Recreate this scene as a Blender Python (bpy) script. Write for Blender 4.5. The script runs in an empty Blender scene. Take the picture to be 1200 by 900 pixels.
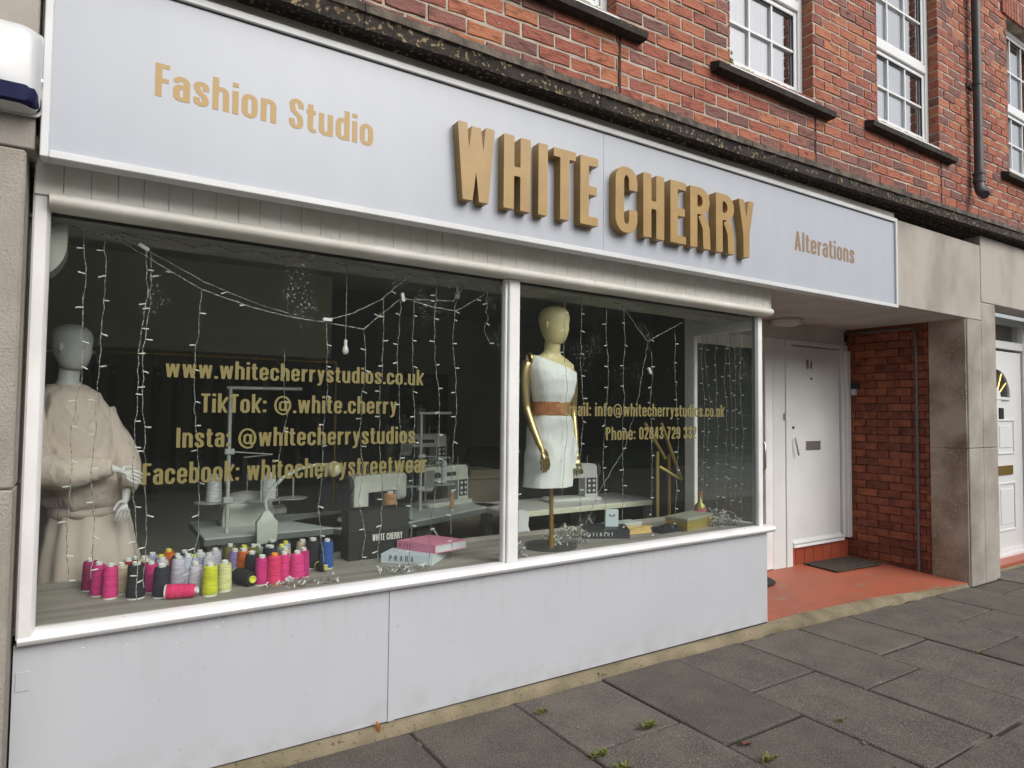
import bpy, bmesh, math, random
import numpy as np
from mathutils import Vector, Matrix, noise
random.seed(7)
R = math.radians
sc = bpy.context.scene
COL = sc.collection

# ------------------------------------------------------------------ camera, world, sun, exposure
def look_matrix(yaw, pitch, roll, loc):
    cy, sy, cp, sp = math.cos(yaw), math.sin(yaw), math.cos(pitch), math.sin(pitch)
    fwd = Vector((sy*cp, cy*cp, sp)); right = Vector((cy, -sy, 0)); up = right.cross(fwd)
    cr, sr = math.cos(roll), math.sin(roll)
    r = right*cr + up*sr; u = up*cr - right*sr
    m = Matrix((r, u, -fwd)).transposed().to_4x4(); m.translation = loc
    return m
cam = bpy.data.objects.new('camera', bpy.data.cameras.new('camera')); COL.objects.link(cam)
cam.matrix_world = look_matrix(R(32.648), R(2.396), R(0.563), Vector((0, -3.0, 1.53)))
cam.data.sensor_width = 36; cam.data.lens = 770/1200*36
cam.data.clip_start = 0.05; cam.data.clip_end = 2000
sc.camera = cam

SUN_EL, SUN_AZ = R(38), R(163)          # azimuth measured from +Y clockwise
w = bpy.data.worlds.new('World'); sc.world = w; w.use_nodes = True
nt = w.node_tree; nt.nodes.clear()
sky = nt.nodes.new('ShaderNodeTexSky'); sky.sky_type = 'NISHITA'; sky.sun_disc = False
sky.sun_elevation = SUN_EL; sky.sun_rotation = SUN_AZ; sky.dust_density = 4; sky.air_density = 1.0
hs = nt.nodes.new('ShaderNodeHueSaturation'); hs.inputs['Saturation'].default_value = 0.30
bg = nt.nodes.new('ShaderNodeBackground'); bg.inputs[1].default_value = 0.135
wo = nt.nodes.new('ShaderNodeOutputWorld')
nt.links.new(sky.outputs[0], hs.inputs['Color']); nt.links.new(hs.outputs[0], bg.inputs[0]); nt.links.new(bg.outputs[0], wo.inputs[0])
sl = bpy.data.lights.new('sun', 'SUN'); sl.energy = 1.0; sl.angle = R(45); sl.color = (1, .96, .9)
so = bpy.data.objects.new('sun', sl); COL.objects.link(so)
d = Vector((math.sin(SUN_AZ)*math.cos(SUN_EL), math.cos(SUN_AZ)*math.cos(SUN_EL), math.sin(SUN_EL)))
so.rotation_euler = d.to_track_quat('Z', 'Y').to_euler(); so.location = (0, -8, 12)
sc.view_settings.view_transform = 'Standard'; sc.view_settings.look = 'None'
sc.view_settings.gamma = 1; sc.view_settings.exposure = 0.42
sc.render.engine = 'CYCLES'
sc.cycles.max_bounces = 8; sc.cycles.transparent_max_bounces = 24
sc.cycles.use_denoising = True

# ------------------------------------------------------------------ materials
MATS = {}
def mat(name, col, rough=.6, col2=None, ns=8, lo=.35, hi=.65, bump=0, bs=40, bd=.01, bst=None, metal=0, spec=.5, pos=False, detail=6,
        speck=None, speck_s=250, speck_t=.68, stretch=None, rnd=0, rndcols=None, island=False):
    """base colour broken up by noise, optional fine specks, bump and per-object/per-island variation"""
    if name in MATS: return MATS[name]
    m = bpy.data.materials.new(name); m.use_nodes = True; t = m.node_tree; N = t.nodes; L = t.links
    b = N['Principled BSDF']; b.inputs['Roughness'].default_value = rough; b.inputs['Metallic'].default_value = metal
    b.inputs['Specular IOR Level'].default_value = spec
    tc = N.new('ShaderNodeTexCoord'); vec = tc.outputs['Object']
    if stretch:
        mp = N.new('ShaderNodeMapping'); mp.inputs['Scale'].default_value = stretch; L.new(vec, mp.inputs[0]); vec = mp.outputs[0]
    oi = N.new('ShaderNodeObjectInfo')
    if rnd or rndcols:
        cmb = N.new('ShaderNodeVectorMath'); cmb.operation = 'ADD'
        sca = N.new('ShaderNodeMath'); sca.operation = 'MULTIPLY'; sca.inputs[1].default_value = 37; L.new(oi.outputs['Random'], sca.inputs[0])
        L.new(vec, cmb.inputs[0]); L.new(sca.outputs[0], cmb.inputs[1]); vec = cmb.outputs[0]
    if rndcols:
        rv = oi.outputs['Random']
        if island:
            g = N.new('ShaderNodeNewGeometry'); ad = N.new('ShaderNodeMath'); ad.operation = 'ADD'
            L.new(g.outputs['Random Per Island'], ad.inputs[0]); L.new(rv, ad.inputs[1])
            fr = N.new('ShaderNodeMath'); fr.operation = 'FRACT'; L.new(ad.outputs[0], fr.inputs[0]); rv = fr.outputs[0]
        rr = N.new('ShaderNodeValToRGB'); rr.color_ramp.interpolation = 'CONSTANT'
        els = rr.color_ramp.elements; n = len(rndcols)
        els[0].position = 0; els[0].color = (*rndcols[0], 1); els[1].position = 1/n; els[1].color = (*rndcols[1 % n], 1)
        for i in range(2, n): e = els.new(i/n); e.color = (*rndcols[i], 1)
        L.new(rv, rr.inputs[0]); base = rr.outputs[0]
    else: base = None
    nz = N.new('ShaderNodeTexNoise'); nz.inputs['Scale'].default_value = ns; nz.inputs['Detail'].default_value = detail; L.new(vec, nz.inputs[0])
    out = None
    if col2 is not None:
        mr = N.new('ShaderNodeMapRange'); mr.inputs['From Min'].default_value = lo; mr.inputs['From Max'].default_value = hi; L.new(nz.outputs[0], mr.inputs[0])
        mx = N.new('ShaderNodeMix'); mx.data_type = 'RGBA'; L.new(mr.outputs[0], mx.inputs[0])
        if base is not None:
            L.new(base, mx.inputs[6])
            mu = N.new('ShaderNodeMix'); mu.data_type = 'RGBA'; mu.blend_type = 'MULTIPLY'; mu.inputs[0].default_value = 1
            L.new(base, mu.inputs[6]); mu.inputs[7].default_value = (*col2, 1); L.new(mu.outputs[2], mx.inputs[7])
        else: mx.inputs[6].default_value = (*col, 1); mx.inputs[7].default_value = (*col2, 1)
        out = mx.outputs[2]
    elif base is not None: out = base
    if speck:
        n2 = N.new('ShaderNodeTexNoise'); n2.inputs['Scale'].default_value = speck_s; n2.inputs['Detail'].default_value = 2; L.new(vec, n2.inputs[0])
        m2 = N.new('ShaderNodeMapRange'); m2.inputs['From Min'].default_value = speck_t-.04; m2.inputs['From Max'].default_value = speck_t+.04; L.new(n2.outputs[0], m2.inputs[0])
        mx2 = N.new('ShaderNodeMix'); mx2.data_type = 'RGBA'; L.new(m2.outputs[0], mx2.inputs[0])
        if out is not None: L.new(out, mx2.inputs[6])
        else: mx2.inputs[6].default_value = (*col, 1)
        mx2.inputs[7].default_value = (*speck, 1); out = mx2.outputs[2]
    if out is None: b.inputs['Base Color'].default_value = (*col, 1)
    else: L.new(out, b.inputs['Base Color'])
    if rnd:
        hv = N.new('ShaderNodeHueSaturation'); mm = N.new('ShaderNodeMapRange'); mm.inputs['To Min'].default_value = 1-rnd; mm.inputs['To Max'].default_value = 1+rnd
        L.new(oi.outputs['Random'], mm.inputs[0]); L.new(mm.outputs[0], hv.inputs['Value'])
        if out is not None: L.new(out, hv.inputs['Color'])
        else: hv.inputs['Color'].default_value = (*col, 1)
        L.new(hv.outputs[0], b.inputs['Base Color'])
    if bump:
        n3 = N.new('ShaderNodeTexNoise'); n3.inputs['Scale'].default_value = bs; n3.inputs['Detail'].default_value = 8 if bst is None else 2; L.new(vec, n3.inputs[0])
        if bst:
            mb_ = N.new('ShaderNodeMapping'); mb_.inputs['Scale'].default_value = bst; mb_.inputs['Rotation'].default_value = (0, R(35), R(20)); L.new(tc.outputs['Object'], mb_.inputs[0]); L.new(mb_.outputs[0], n3.inputs[0]); n3.inputs['Distortion'].default_value = .8
        bp = N.new('ShaderNodeBump'); bp.inputs['Strength'].default_value = bump; bp.inputs['Distance'].default_value = bd
        L.new(n3.outputs[0], bp.inputs['Height']); L.new(bp.outputs[0], b.inputs['Normal'])
    MATS[name] = m
    return m

def glass(name, tint=(.965, .985, .97), f0=.036, dirt_haze=0, fleck_s=3.0):
    """a thin pane: clear, with mirror reflection that grows at grazing angles, smears that also paint in reflected specks and haze"""
    m = bpy.data.materials.new(name); m.use_nodes = True; N = m.node_tree.nodes; L = m.node_tree.links; N.clear()
    o = N.new('ShaderNodeOutputMaterial'); tr = N.new('ShaderNodeBsdfTransparent'); tr.inputs[0].default_value = (*tint, 1)
    gl = N.new('ShaderNodeBsdfGlossy'); gl.inputs['Roughness'].default_value = 0.0
    lw = N.new('ShaderNodeLayerWeight'); lw.inputs[0].default_value = .5
    pw = N.new('ShaderNodeMath'); pw.operation = 'POWER'; pw.inputs[1].default_value = 4.5; L.new(lw.outputs['Facing'], pw.inputs[0])
    ma = N.new('ShaderNodeMath'); ma.operation = 'MULTIPLY_ADD'; ma.inputs[1].default_value = 1-f0; ma.inputs[2].default_value = f0; L.new(pw.outputs[0], ma.inputs[0])
    mx = N.new('ShaderNodeMixShader'); L.new(ma.outputs[0], mx.inputs[0]); L.new(tr.outputs[0], mx.inputs[1]); L.new(gl.outputs[0], mx.inputs[2])
    last = mx.outputs[0]
    if dirt_haze:  # pale flecks high on the pane paint in reflected sky specks
        tc = N.new('ShaderNodeTexCoord')
        n1 = N.new('ShaderNodeTexNoise'); n1.inputs['Scale'].default_value = fleck_s; n1.inputs['Detail'].default_value = 2; L.new(tc.outputs['Object'], n1.inputs[0])
        n2 = N.new('ShaderNodeTexNoise'); n2.inputs['Scale'].default_value = 95; n2.inputs['Detail'].default_value = 3; L.new(tc.outputs['Object'], n2.inputs[0])
        r1 = N.new('ShaderNodeMapRange'); r1.inputs['From Min'].default_value = .55; r1.inputs['From Max'].default_value = .68; L.new(n1.outputs[0], r1.inputs[0])
        r2 = N.new('ShaderNodeMapRange'); r2.inputs['From Min'].default_value = .61; r2.inputs['From Max'].default_value = .66; L.new(n2.outputs[0], r2.inputs[0])
        sp = N.new('ShaderNodeSeparateXYZ'); L.new(tc.outputs['Object'], sp.inputs[0])
        r3 = N.new('ShaderNodeMapRange'); r3.inputs['From Min'].default_value = 1.65; r3.inputs['From Max'].default_value = 2.1; L.new(sp.outputs[2], r3.inputs[0])
        k = N.new('ShaderNodeMath'); k.operation = 'MULTIPLY'; L.new(r1.outputs[0], k.inputs[0]); L.new(r2.outputs[0], k.inputs[1])
        k2 = N.new('ShaderNodeMath'); k2.operation = 'MULTIPLY'; L.new(k.outputs[0], k2.inputs[0]); L.new(r3.outputs[0], k2.inputs[1])
        k3 = N.new('ShaderNodeMath'); k3.operation = 'MULTIPLY'; k3.inputs[1].default_value = dirt_haze; L.new(k2.outputs[0], k3.inputs[0])
        k4 = N.new('ShaderNodeMath'); k4.operation = 'ADD'; k4.inputs[1].default_value = .007; L.new(k3.outputs[0], k4.inputs[0]); k3 = k4  # even veil painted over the pane as haze, lifting the blacks
        df = N.new('ShaderNodeBsdfDiffuse'); df.inputs[0].default_value = (.6, .62, .6, 1)
        mx2 = N.new('ShaderNodeMixShader'); L.new(k3.outputs[0], mx2.inputs[0]); L.new(last, mx2.inputs[1]); L.new(df.outputs[0], mx2.inputs[2]); last = mx2.outputs[0]
    L.new(last, o.inputs[0]); MATS[name] = m
    return m

# ------------------------------------------------------------------ mesh builder
class MB:
    def __init__(s): s.v = []; s.f = []
    def add(s, vs, fs):
        o = len(s.v); s.v += [tuple(p) for p in vs]; s.f += [tuple(i+o for i in f) for f in fs]; return s
    def box(s, x0, x1, y0, y1, z0, z1, c=0):
        if x0 > x1: x0, x1 = x1, x0
        if y0 > y1: y0, y1 = y1, y0
        if z0 > z1: z0, z1 = z1, z0
        if c <= 0:
            v = [(x, y, z) for z in (z0, z1) for y in (y0, y1) for x in (x0, x1)]
            return s.add(v, [(0,2,3,1), (4,5,7,6), (0,1,5,4), (2,6,7,3), (0,4,6,2), (1,3,7,5)])
        c = min(c, (x1-x0)/2.01, (y1-y0)/2.01, (z1-z0)/2.01)
        bm = bmesh.new()
        X = (x0, x1); Y = (y0, y1); Z = (z0, z1); idx = {}
        v = []
        for i in (0, 1):
            for j in (0, 1):
                for k in (0, 1):
                    sx, sy, sz = (1-2*i)*c, (1-2*j)*c, (1-2*k)*c
                    for a in range(3):
                        p = [X[i]+sx, Y[j]+sy, Z[k]+sz]; p[a] = (X[i], Y[j], Z[k])[a]
                        idx[(i, j, k, a)] = len(v); v.append(tuple(p))
        bm.free()
        f = []
        for a in range(3):
            b_, c_ = [q for q in range(3) if q != a]
            for e in (0, 1):
                def q(bb, cc):
                    t = [0, 0, 0]; t[a] = e; t[b_] = bb; t[c_] = cc; return idx[(*t, a)]
                r = [q(0,0), q(1,0), q(1,1), q(0,1)]
                if (e == 0) != (a == 1): r.reverse()
                f.append(tuple(r))
        for a in range(3):              # edges parallel to axis a
            b_, c_ = [q for q in range(3) if q != a]
            for bb in (0, 1):
                for cc in (0, 1):
                    def q(e, ax):
                        t = [0, 0, 0]; t[a] = e; t[b_] = bb; t[c_] = cc; return idx[(*t, ax)]
                    r = [q(0, b_), q(1, b_), q(1, c_), q(0, c_)]
                    if ((bb + cc) % 2 == 0) == (a == 1): r.reverse()
                    f.append(tuple(r))
        for i in (0, 1):
            for j in (0, 1):
                for k in (0, 1):
                    r = [idx[(i, j, k, a)] for a in range(3)]
                    if (i+j+k) % 2 == 0: r.reverse()
                    f.append(tuple(r))
        return s.add(v, f)
    def loft(s, rings, cap=True, closed=True):
        n = len(rings[0]); v = [p for r in rings for p in r]; f = []
        m = n if closed else n-1
        for i in range(len(rings)-1):
            for j in range(m):
                a, b = i*n+j, i*n+(j+1) % n; f.append((a, b, b+n, a+n))
        if cap and closed: f += [tuple(reversed(range(n))), tuple(range((len(rings)-1)*n, len(rings)*n))]
        return s.add(v, f)
    def tube(s, pts, r, n=6, cap=True):
        pts = [Vector(p) for p in pts]; rs = r if isinstance(r, (list, tuple)) else [r]*len(pts)
        rings = []; prev = None
        for i, p in enumerate(pts):
            t = (pts[min(i+1, len(pts)-1)] - pts[max(i-1, 0)])
            if t.length < 1e-9: t = Vector((0, 0, 1))
            t.normalize()
            u = prev if prev is not None else (Vector((0, 0, 1)) if abs(t.z) < .9 else Vector((1, 0, 0)))
            u = (u - t*u.dot(t)).normalized(); w_ = t.cross(u); prev = u
            rings.append([tuple(p + (u*math.cos(2*math.pi*k/n) + w_*math.sin(2*math.pi*k/n))*rs[i]) for k in range(n)])
        return s.loft(rings, cap)
    def lathe(s, prof, c=(0, 0, 0), n=16, ax='z'):
        rings = []
        for r, h in prof:
            ring = []
            for k in range(n):
                a = 2*math.pi*k/n; x, y = r*math.cos(a), r*math.sin(a)
                p = {'z': (x, y, h), 'y': (x, h, -y), 'x': (h, x, y)}[ax]
                ring.append((c[0]+p[0], c[1]+p[1], c[2]+p[2]))
            rings.append(ring)
        return s.loft(rings)
    def ell(s, c, r, n=12, m=8, rot=None):
        rings = []
        for i in range(m+1):
            a = -math.pi/2 + math.pi*i/m; rr = max(math.cos(a), .02)
            ring = []
            for k in range(n):
                t = 2*math.pi*k/n; p = Vector((r[0]*rr*math.cos(t), r[1]*rr*math.sin(t), r[2]*math.sin(a)))
                if rot: p = rot @ p
                ring.append((c[0]+p.x, c[1]+p.y, c[2]+p.z))
            rings.append(ring)
        return s.loft(rings)
    def prism(s, poly, x0, x1):           # poly in (y,z), extruded along x
        return s.loft([[(x0, y, z) for y, z in poly], [(x1, y, z) for y, z in poly]])
    def fn(s, g): s.v = [tuple(g(Vector(p))) for p in s.v]; return s

WLOC = {}
def link(o, parent=None):
    COL.objects.link(o)
    if parent is not None: o.parent = parent
    return o
def mesh_of(mb, name, m, smooth=None, org=(0, 0, 0)):
    me = bpy.data.meshes.new(name)
    me.from_pydata([(p[0]-org[0], p[1]-org[1], p[2]-org[2]) for p in mb.v], [], mb.f); me.update()
    bm = bmesh.new(); bm.from_mesh(me); bmesh.ops.recalc_face_normals(bm, faces=bm.faces); bm.to_mesh(me); bm.free()
    if m is not None: me.materials.append(m if not isinstance(m, str) else MATS[m])
    if smooth:
        me.shade_smooth(); me.set_sharp_from_angle(angle=R(smooth))
    return me
def part(name, mb, m, parent, smooth=None, label=None, kind=None, at=None):
    """mesh with world-coordinate vertices, its origin moved to `at` (or its parent's origin), as a child"""
    org = Vector(WLOC[parent.name])
    me = mesh_of(mb, name, m, smooth, org)
    o = link(bpy.data.objects.new(name, me), parent); WLOC[o.name] = tuple(org)
    if label: o['label'] = label
    if kind: o['kind'] = kind
    return o
def thing(name, label, cat, loc=(0, 0, 0), group=None):
    o = link(bpy.data.objects.new(name, None)); o.location = loc; o.empty_display_size = .1
    o['label'] = label; o['category'] = cat
    if group: o['group'] = group
    WLOC[o.name] = tuple(loc)
    return o
def solo(name, label, cat, mb, m, smooth=None, group=None, loc=(0, 0, 0)):
    o = link(bpy.data.objects.new(name, mesh_of(mb, name, m, smooth, loc))); o.location = loc
    o['label'] = label; o['category'] = cat
    if group: o['group'] = group
    WLOC[o.name] = tuple(loc)
    return o
def struct(name, mb, m, smooth=None):
    o = link(bpy.data.objects.new(name, mesh_of(mb, name, m, smooth))); o['kind'] = 'structure'; WLOC[o.name] = (0, 0, 0)
    return o
def dup(o, loc, rz=None, label=None):
    c = o.copy(); COL.objects.link(c); c.location = loc
    if rz is not None: c.rotation_euler = (0, 0, rz)
    if label: c['label'] = label
    for ch in o.children:
        k = ch.copy(); COL.objects.link(k); k.parent = c
        for g in ch.children:
            q = g.copy(); COL.objects.link(q); q.parent = k
    WLOC[c.name] = tuple(loc)
    return c
J = lambda a: random.uniform(-a, a)

# ------------------------------------------------------------------ lettering: strokes -> outline -> filled, extruded mesh
SW, SH = .165, .125            # stem and bar thickness, cap height 1
XH = .74
def arc(cx, cy, rx, ry, a0, a1, n=12):
    return [(cx+rx*math.cos(R(a0+(a1-a0)*i/n)), cy+ry*math.sin(R(a0+(a1-a0)*i/n))) for i in range(n+1)]
def stad(x0, x1, y0, y1, k=1.15):
    cx = (x0+x1)/2; rx = (x1-x0)/2; ry = min(rx*k, (y1-y0)/2)
    p = arc(cx, y1-ry, rx, ry, 0, 180) + arc(cx, y0+ry, rx, ry, 180, 360); return p + [p[0]]
a_, b_ = SW/2, SH/2
def glyphs():
    G = {}
    l, r = a_, .44-a_; t, bo = XH-b_, b_; T, cx = 1-b_, .22; rx = (r-l)/2; ry = rx*1.15
    lo = lambda r_=r: stad(l, r_, bo-.01, t+.01)
    G['o'] = (.44, [lo()], 0, XH)
    G['c'] = (.42, [[(r-.01, t-.2)]+arc(cx-.01, t+.01-ry, rx, ry, 0, 180)+arc(cx-.01, bo-.01+ry, rx, ry, 180, 360)+[(r-.01, .25)]], 0, XH)
    G['e'] = (.44, [[(l, XH/2+.0), (r, XH/2), (r, t-.12)]+arc(cx, t+.01-ry, rx, ry, 0, 180)+arc(cx, bo-.01+ry, rx, ry, 180, 350)], 0, XH)
    G['n'] = (.44, [[(l, 0), (l, XH)], [(l, t-.16)]+arc(cx, t+.01-ry, rx, ry, 150, 0)+[(r, 0)]], 0, XH)
    G['h'] = (.44, [[(l, 0), (l, 1.02)], [(l, t-.16)]+arc(cx, t+.01-ry, rx, ry, 150, 0)+[(r, 0)]], 0, 1.02)
    m2, m3 = l+.245, l+.49
    G['m'] = (.655, [[(l, 0), (l, XH)], [(l, t-.16)]+arc(l+.122, t-.13, .122, .14, 150, 0)+[(m2, 0)], [(m2, t-.16)]+arc(m2+.122, t-.13, .122, .14, 150, 0)+[(m3, 0)]], 0, XH)
    G['u'] = (.44, [[(r, 0), (r, XH)], [(l, XH)]+arc(cx, bo-.01+ry, rx, ry, 180, 330)], 0, XH)
    G['r'] = (.31, [[(l, 0), (l, XH)], [(l, t-.2), (l+.05, t-.09), (l+.13, t-.02), (.31, t+.005)]], 0, XH)
    G['i'] = (.165, [[(l, 0), (l, XH)], [(l, .86), (l, 1.0)]], 0, 1.02)
    G['l'] = (.165, [[(l, 0), (l, 1.02)]], 0, 1.02)
    G['t'] = (.29, [[(.12, .93), (.12, .2)]+arc(.225, .17, .105, .115, 180, 270)+[(.29, .06)], [(0, t), (.28, t)]], 0, .93)
    G['f'] = (.29, [[(.12, 0), (.12, .82)]+arc(.235, .83, .115, .125, 180, 90)+[(.29, .955)], [(0, t), (.28, t)]], 0, 1.02)
    G['d'] = (.44, [[(r, 0), (r, 1.02)], lo()], -.02, 1.02)
    G['b'] = (.44, [[(l, 0), (l, 1.02)], lo()], -.02, 1.02)
    G['a'] = (.42, [[(r-.02, 0), (r-.02, t-.16)]+arc(cx-.01, t+.01-ry*.9, rx-.005, ry*.9, 0, 165), stad(l, r-.02, bo-.01, .44, .9)], 0, XH)
    G['s'] = (.4, [[(.4-a_, t-.2)]+arc(.2, t-.1, .118, .115, 0, 200, 14)+[(.13, .43), (.27, .31)]+arc(.2, .17, .118, .115, 20, -180, 14)+[(a_, .25)]], 0, XH)
    G['w'] = (.62, [[(.065, XH+.1), (.165, -.02)], [(.165, -.02), (.31, XH+.02)], [(.31, XH+.02), (.455, -.02)], [(.455, -.02), (.555, XH+.1)]], 0, XH)
    G['y'] = (.42, [[(.07, XH+.1), (.235, .02)], [(.36, XH+.1), (.2, -.08), (.13, -.16), (.03, -.16)]], -.23, XH)
    G['k'] = (.44, [[(l, 0), (l, 1.02)], [(l+.02, .26), (.42, XH+.08)], [(.19, .42), (.4, -.06)]], 0, 1.02)
    G['g'] = (.44, [[(r, XH), (r, -.05)]+arc(cx, -.08, rx, .1, 0, -170), lo()], -.25, XH)
    G['.'] = (.15, [[(a_, 0), (a_, .15)]], 0, .15)
    G[':'] = (.15, [[(a_, .04), (a_, .19)], [(a_, .52), (a_, .67)]], 0, 1)
    G['@'] = (.86, [[(.8-.1, .06), (.6, -.04), (.42, -.07)]+arc(.43, .43, .36, .48, 258, -30, 26)+[(.69, .12), (.61, .13), (.59, .22), (.59, .64)], stad(.3, .57, .16, .62, 1.1)], -.16, 1.02)
    G[' '] = (.2, [], 0, 1)
    H = .43
    G['F'] = (.35, [[(a_, 0), (a_, 1)], [(a_, T), (.35, T)], [(a_, .5), (.33, .5)]], 0, 1)
    G['E'] = (.345, [[(a_, 0), (a_, 1)], [(a_, T), (.345, T)], [(a_, .51), (.32, .51)], [(a_, b_), (.345, b_)]], 0, 1)
    G['H'] = (H, [[(a_, 0), (a_, 1)], [(H-a_, 0), (H-a_, 1)], [(a_, .52), (H-a_, .52)]], 0, 1)
    G['I'] = (.165, [[(a_, 0), (a_, 1)]], 0, 1)
    G['T'] = (.4, [[(.2, 0), (.2, 1)], [(0, T), (.4, T)]], 0, 1)
    G['W'] = (.58, [[(.07, 1.1), (.165, -.04)], [(.165, -.04), (.29, .97)], [(.29, .97), (.415, -.04)], [(.415, -.04), (.51, 1.1)]], 0, 1)
    G['Y'] = (.43, [[(.215, 0), (.215, .42)], [(.215, .36), (.06, 1.1)], [(.215, .36), (.37, 1.1)]], 0, 1)
    G['C'] = (H, [[(H-a_, .66)]+arc(H/2, T-.145, H/2-a_, .15, 0, 180)+arc(H/2, b_+.145, H/2-a_, .15, 180, 360)+[(H-a_, .36)]], 0, 1)
    G['G'] = (H, [[(H-a_, .7)]+arc(H/2, T-.145, H/2-a_, .15, 0, 180)+arc(H/2, b_+.145, H/2-a_, .15, 180, 360)+[(H-a_, .46), (.24, .46)]], 0, 1)
    G['O'] = (H, [stad(a_, H-a_, b_, T, 1.1)], 0, 1)
    G['R'] = (.46, [[(a_, 0), (a_, 1)], [(a_, T), (.2, T)]+arc(.22, T-.16, .15, .16, 90, -90)+[(a_, T-.32)], [(.26, .55), (.37, .34), (.385, 0)]], 0, 1)
    G['P'] = (.42, [[(a_, 0), (a_, 1)], [(a_, T), (.19, T)]+arc(.2, T-.19, .14, .19, 90, -90)+[(a_, T-.38)]], 0, 1)
    G['D'] = (.44, [[(a_, 0), (a_, 1)], [(a_, T), (.18, T)]+arc(.2, T-.16, .155, .16, 90, 0)+arc(.2, b_+.16, .155, .16, 0, -90)+[(a_, b_)]], 0, 1)
    G['A'] = (.48, [[(.07, -.06), (.24, 1.06)], [(.24, 1.06), (.41, -.06)], [(.13, .28), (.35, .28)]], 0, 1)
    G['V'] = (.46, [[(.06, 1.1), (.23, -.06)], [(.23, -.06), (.4, 1.1)]], 0, 1)
    G['M'] = (.56, [[(a_, 0), (a_, 1)], [(.56-a_, 0), (.56-a_, 1)], [(a_+.02, 1), (.28, .1)], [(.56-a_-.02, 1), (.28, .1)]], 0, 1)
    G['N'] = (.46, [[(a_, 0), (a_, 1)], [(.46-a_, 0), (.46-a_, 1)], [(a_, 1), (.46-a_, 0)]], 0, 1)
    G['S'] = (.43, [[(.43-a_, .7)]+arc(.215, T-.15, .13, .15, 0, 205, 14)+[(.12, .58), (.31, .42)]+arc(.215, b_+.15, .13, .15, 25, -180, 14)+[(a_, .32)]], 0, 1)
    G['0'] = (.43, [stad(a_, .43-a_, b_, T, 1.1)], 0, 1)
    G['1'] = (.29, [[(.2, 0), (.2, 1)], [(.2, .9), (.05, .74)]], 0, 1)
    G['2'] = (.41, [[(a_, .7)]+arc(.205, T-.14, .12, .145, 180, 0)+[(.32, .66), (.26, .48), (.09, .16), (.09, b_)], [(.02, b_), (.4, b_)]], 0, 1)
    G['3'] = (.42, [[(a_, .72)]+arc(.2, T-.13, .125, .135, 180, -60)+[(.2, .54)], [(.2, .53)]+arc(.2, b_+.16, .135, .165, 70, -180)+[(a_, .3)]], 0, 1)
    G['4'] = (.43, [[(.29, 0), (.29, 1)], [(.25, 1.0), (.07, .3)], [(.02, .27), (.42, .27)]], 0, 1)
    G['7'] = (.38, [[(0, T), (.36, T)], [(.3, 1), (.12, -.04)]], 0, 1)
    G['8'] = (.43, [stad(.1, .33, .53, T, .9), stad(a_, .43-a_, b_, .52, .9)], 0, 1)
    G['9'] = (.43, [stad(a_, .43-a_, .42, T, 1), [(.43-a_, .7), (.43-a_, .3)]+arc(.215, b_+.14, .132, .145, 0, -180)+[(a_, .27)]], 0, 1)
    return G
GL = glyphs()
GC = {}
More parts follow.
